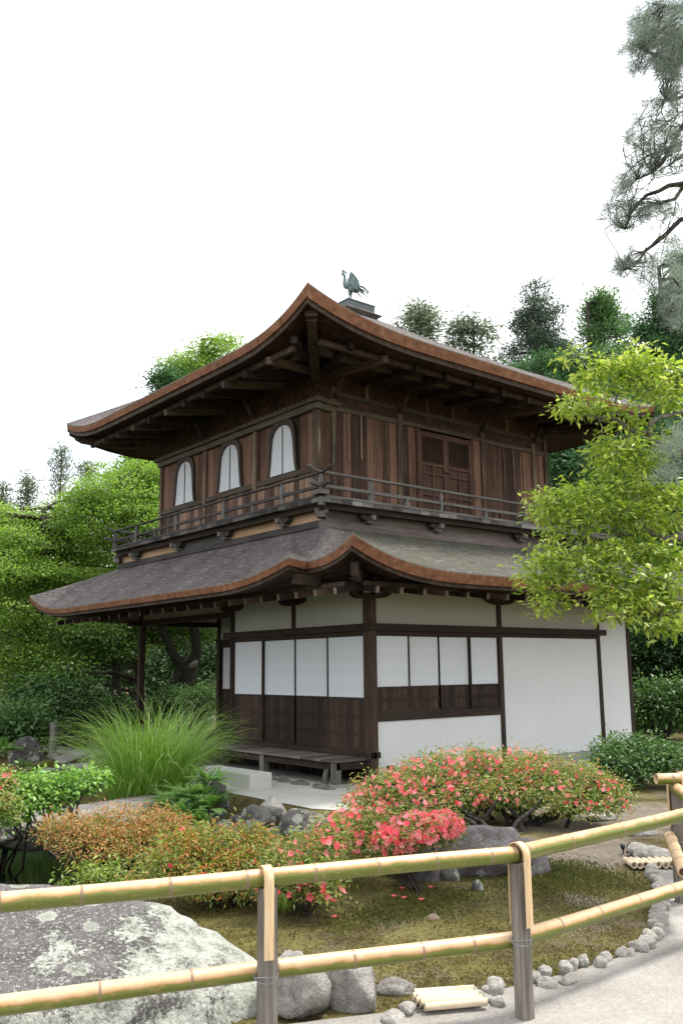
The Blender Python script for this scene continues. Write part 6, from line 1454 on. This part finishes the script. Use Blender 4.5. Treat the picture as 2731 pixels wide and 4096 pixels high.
rope(t2-np.array([0,0,.16]), at(1410, 1722, 18.8), .03, .012, 'thin rope right of the short dark post by the wall', rope_m); rope(t2-np.array([0,0,.16]), at(1250, 1760, 18.0), .05, .012, 'thin rope left of the short dark post by the wall', rope_m)
_, t3 = roundpost('rope_post', 1456, 1658, 1735, 22, .11, 'tall dark post close to the end wall corner', dark_v)
rope(t3-np.array([0,0,.22]), at(1600, 1668, 22), .10, .015, 'upper brown rope running right from the tall dark post', rope_m)
_, t4 = roundpost('rope_post', 1498, 1690, 1760, 20, .10, 'stubby grey post behind the dark-leaved shrub', grey_v)
rope(t4-np.array([0,0,.2]), at(1600, 1708, 19.5), .05, .015, 'lower brown rope behind the dark-leaved shrub', rope_m)
b = MB(); b.box(-.045,.045,-.045,.045,-.05,.27); o = b.build('marker_stake', dark_v); q = gp(886, 1797); o.location = (.22,-.18,0.0); tag(o, 'small square dark stake at the foot of the corner wall', 'stake')
# grey folded board under the veranda
b = MB()
b.grid([[(-.06,-.10,.0),(.06,-.10,.0)],[(-.06,-.12,.2),(.06,-.12,.2)],[(-.08,-.17,.36),(.09,-.17,.36)]]); b.grid([[(.06,-.10,0),(.075,.05,0)],[(.06,-.12,.2),(.075,.02,.2)],[(.09,-.17,.36),(.10,-.03,.36)]])
o = b.build('rain_chute', grey_v); md = o.modifiers.new('thick', 'SOLIDIFY'); md.thickness = .02; o.location = (-.70,.30,.0); o.rotation_euler = (0,0,R(35)); o.scale = (.62,.62,.8); tag(o, 'grey weathered wooden trough leaning by the veranda leg', 'trough')
# pair of small garden spot lamps
o = empty('garden_lamp', tuple(gfoot(2500/K, 3430/K)), 'pair of small black spotlights standing on the moss', 'lamp'); q = Vector(o.location)
for s in (-1, 1):
    b = MB(); b.tube([q+Vector((.03*s,0,.0)), q+Vector((.03*s,0,.045))], .006, 6); b.tube([q+Vector((.03*s,0,.04)), q+Vector((.03*s+.035*s,-.02,.075))], [.014,.022], 10); b.build('lamp_head', black, o)
# ------------------------------------------------------------------ people by the far path
skin_m = plain('skin', ((.36,.20,.14), (.45,.27,.19)), 8, .6, 0); hair_m = plain('dark_hair', ((.01,.009,.008), (.02,.018,.016)), 20, .6, 0)
navy = plain('navy_cloth', ((.012,.014,.035), (.025,.028,.06)), 12, .9, 0); red_c = plain('red_cloth', ((.22,.015,.02), (.34,.03,.035)), 12, .9, 0); denim = plain('grey_trousers', ((.10,.10,.11), (.18,.18,.19)), 12, .9, 0)
mt, nt, b = newmat('plaid_cloth', .9, .1)
w1 = N(nt, 'ShaderNodeTexWave', wave_type='BANDS', bands_direction='X', Scale=3.2); w2 = N(nt, 'ShaderNodeTexWave', wave_type='BANDS', bands_direction='Z', Scale=3.2)
cv = coords(nt); nt.links.new(cv, w1.inputs['Vector']); nt.links.new(cv, w2.inputs['Vector'])
nt.links.new(rampn(nt, mathn(nt, 'MULTIPLY', mathn(nt, 'ADD', w1.outputs['Fac'], w2.outputs['Fac']), .5), [(.2, (.05,.02,.035)), (.5, (.16,.09,.11)), (.8, (.38,.31,.33))]), b.inputs['Base Color']); plaid = mt
def person(x, y, z, h, face, label, shirt, trousers, cap=None):
    o = empty('person', (0,0,0), label, 'person'); s = h/1.7
    bd = {'pel': ((0,0,.92), .14), 'bel': ((.0,0,1.05), .13), 'che': ((.0,0,1.28), .15), 'sh': ((-.01,0,1.40), .09), 'nk': ((.01,0,1.47), .05), 'hd': ((.03,0,1.58), .088), 'top': ((.02,0,1.64), .075), 'nose': ((.115,0,1.575), .015)}
    ed = [('pel','bel'),('bel','che'),('che','sh'),('sh','nk'),('nk','hd'),('hd','top'),('hd','nose')]
    for g, k in ((1,'l'),(-1,'r')):
        bd.update({'hp'+k: ((0,.09*g,.88), .085), 'kn'+k: ((.03+.06*g,.095*g,.48), .06), 'an'+k: ((-.02+.10*g,.095*g,.08), .04), 'to'+k: ((.12+.10*g,.10*g,.03), .035), 'so'+k: ((-.01,.19*g,1.37), .06), 'el'+k: ((-.03,.25*g,1.09), .042), 'wr'+k: ((.06,.24*g,.86), .03), 'hn'+k: ((.09,.235*g,.79), .033), 'th'+k: ((.125,.215*g,.80), .010)})
        ed += [('pel','hp'+k),('hp'+k,'kn'+k),('kn'+k,'an'+k),('an'+k,'to'+k),('sh','so'+k),('so'+k,'el'+k),('el'+k,'wr'+k),('wr'+k,'hn'+k),('hn'+k,'th'+k)]
        for f in range(4): bd['f%d%s' % (f, k)] = ((.10+.012*f-.01,.228*g+.0,.705+.008*abs(f-1.5)), .008); bd['f%d%s' % (f, k)] = ((.075+.02*f,.232*g,.70+.008*abs(f-1.5)), .008); ed.append(('hn'+k, 'f%d%s' % (f, k)))
    skin('body', bd, ed, skin_m, o, 1, True)
    sh = {'a': ((0,0,.86), .165), 'b': ((0,0,1.05), .155), 'c': ((0,0,1.28), .175), 'd': ((-.01,0,1.41), .09)}
    skin('shirt', sh, [('a','b'),('b','c'),('c','d')], shirt, o, 1, True)
    sl = {}
    for g, k in ((1,'l'),(-1,'r')): skin('sleeve', {'p': ((-.01,.15*g,1.37), .085), 'q': ((-.02,.22*g,1.22), .07), 'r': ((-.03,.24*g,1.12), .062)}, [('p','q'),('q','r')], navy, o, 1, True)
    tr = {'p': ((0,0,.92), .155)}; e2 = []
    for g, k in ((1,'l'),(-1,'r')): tr.update({'h'+k: ((0,.09*g,.86), .105), 'k'+k: ((.03+.06*g,.095*g,.48), .08), 'a'+k: ((-.02+.10*g,.095*g,.12), .065)}); e2 += [('p','h'+k),('h'+k,'k'+k),('k'+k,'a'+k)]
    skin('trousers', tr, e2, trousers, o, 1, True)
    skin('cap' if cap else 'hair', {'a': ((-.01,0,1.655), .085), 'b': ((-.035,0,1.60), .085), **({'c': ((.11,0,1.63), .03)} if cap else {'c': ((-.05,0,1.54), .05)})}, [('a','b')]+([('a','c')] if cap else [('b','c')]), cap or hair_m, o, 1, True)
    o.location = (x, y, z); o.rotation_euler = (0, 0, face); o.scale = (s, s, s); return o
HD = math.atan2(HDIR[1], HDIR[0])
q = at(290, 1570, 31); person(q[0], q[1], q[2]-1.72, 1.74, HD+.5, 'person in navy sleeves and a plaid vest standing behind the silver grass', plaid, denim)
q = at(309, 1580, 31.6); person(q[0], q[1], q[2]-1.60, 1.62, HD+.3, 'person in a dark cap and red top close to the veranda post', red_c, denim, navy)
q = at(477, 1590, 28); person(q[0], q[1], q[2]-1.62, 1.64, HD+2.4, 'person whose head shows above the rounded bush through the porch', navy, denim)
# ------------------------------------------------------------------ wooded slope far behind
n = 1500; th = rng.uniform(R(-25), R(125), n); rad = rng.uniform(46, 95, n); X = 3+rad*np.cos(th); Y = 4+rad*np.sin(th); Z = height(X, Y, False)
C = np.column_stack([X, Y, Z+rng.uniform(.3, 4.5, n)]); per = 46; si = np.repeat(np.arange(n), per); m_ = n*per
P = C[si]+rng.normal(size=(m_, 3))*np.array([1.3,1.3,1.0]); T = np.clip(.5+rng.normal(size=n)*.25, 0, 1)[si]+rng.normal(size=m_)*.12
tag(link('wooded_slope', leafmesh('wooded_slope', P, sph(m_), unit(rng.normal(size=(m_, 3))+np.array([0,0,1.])), .55*(.6+.8*rng.random(m_)), .34, T, False), lf_hill), 'distant wooded slope behind the garden', kind='stuff')
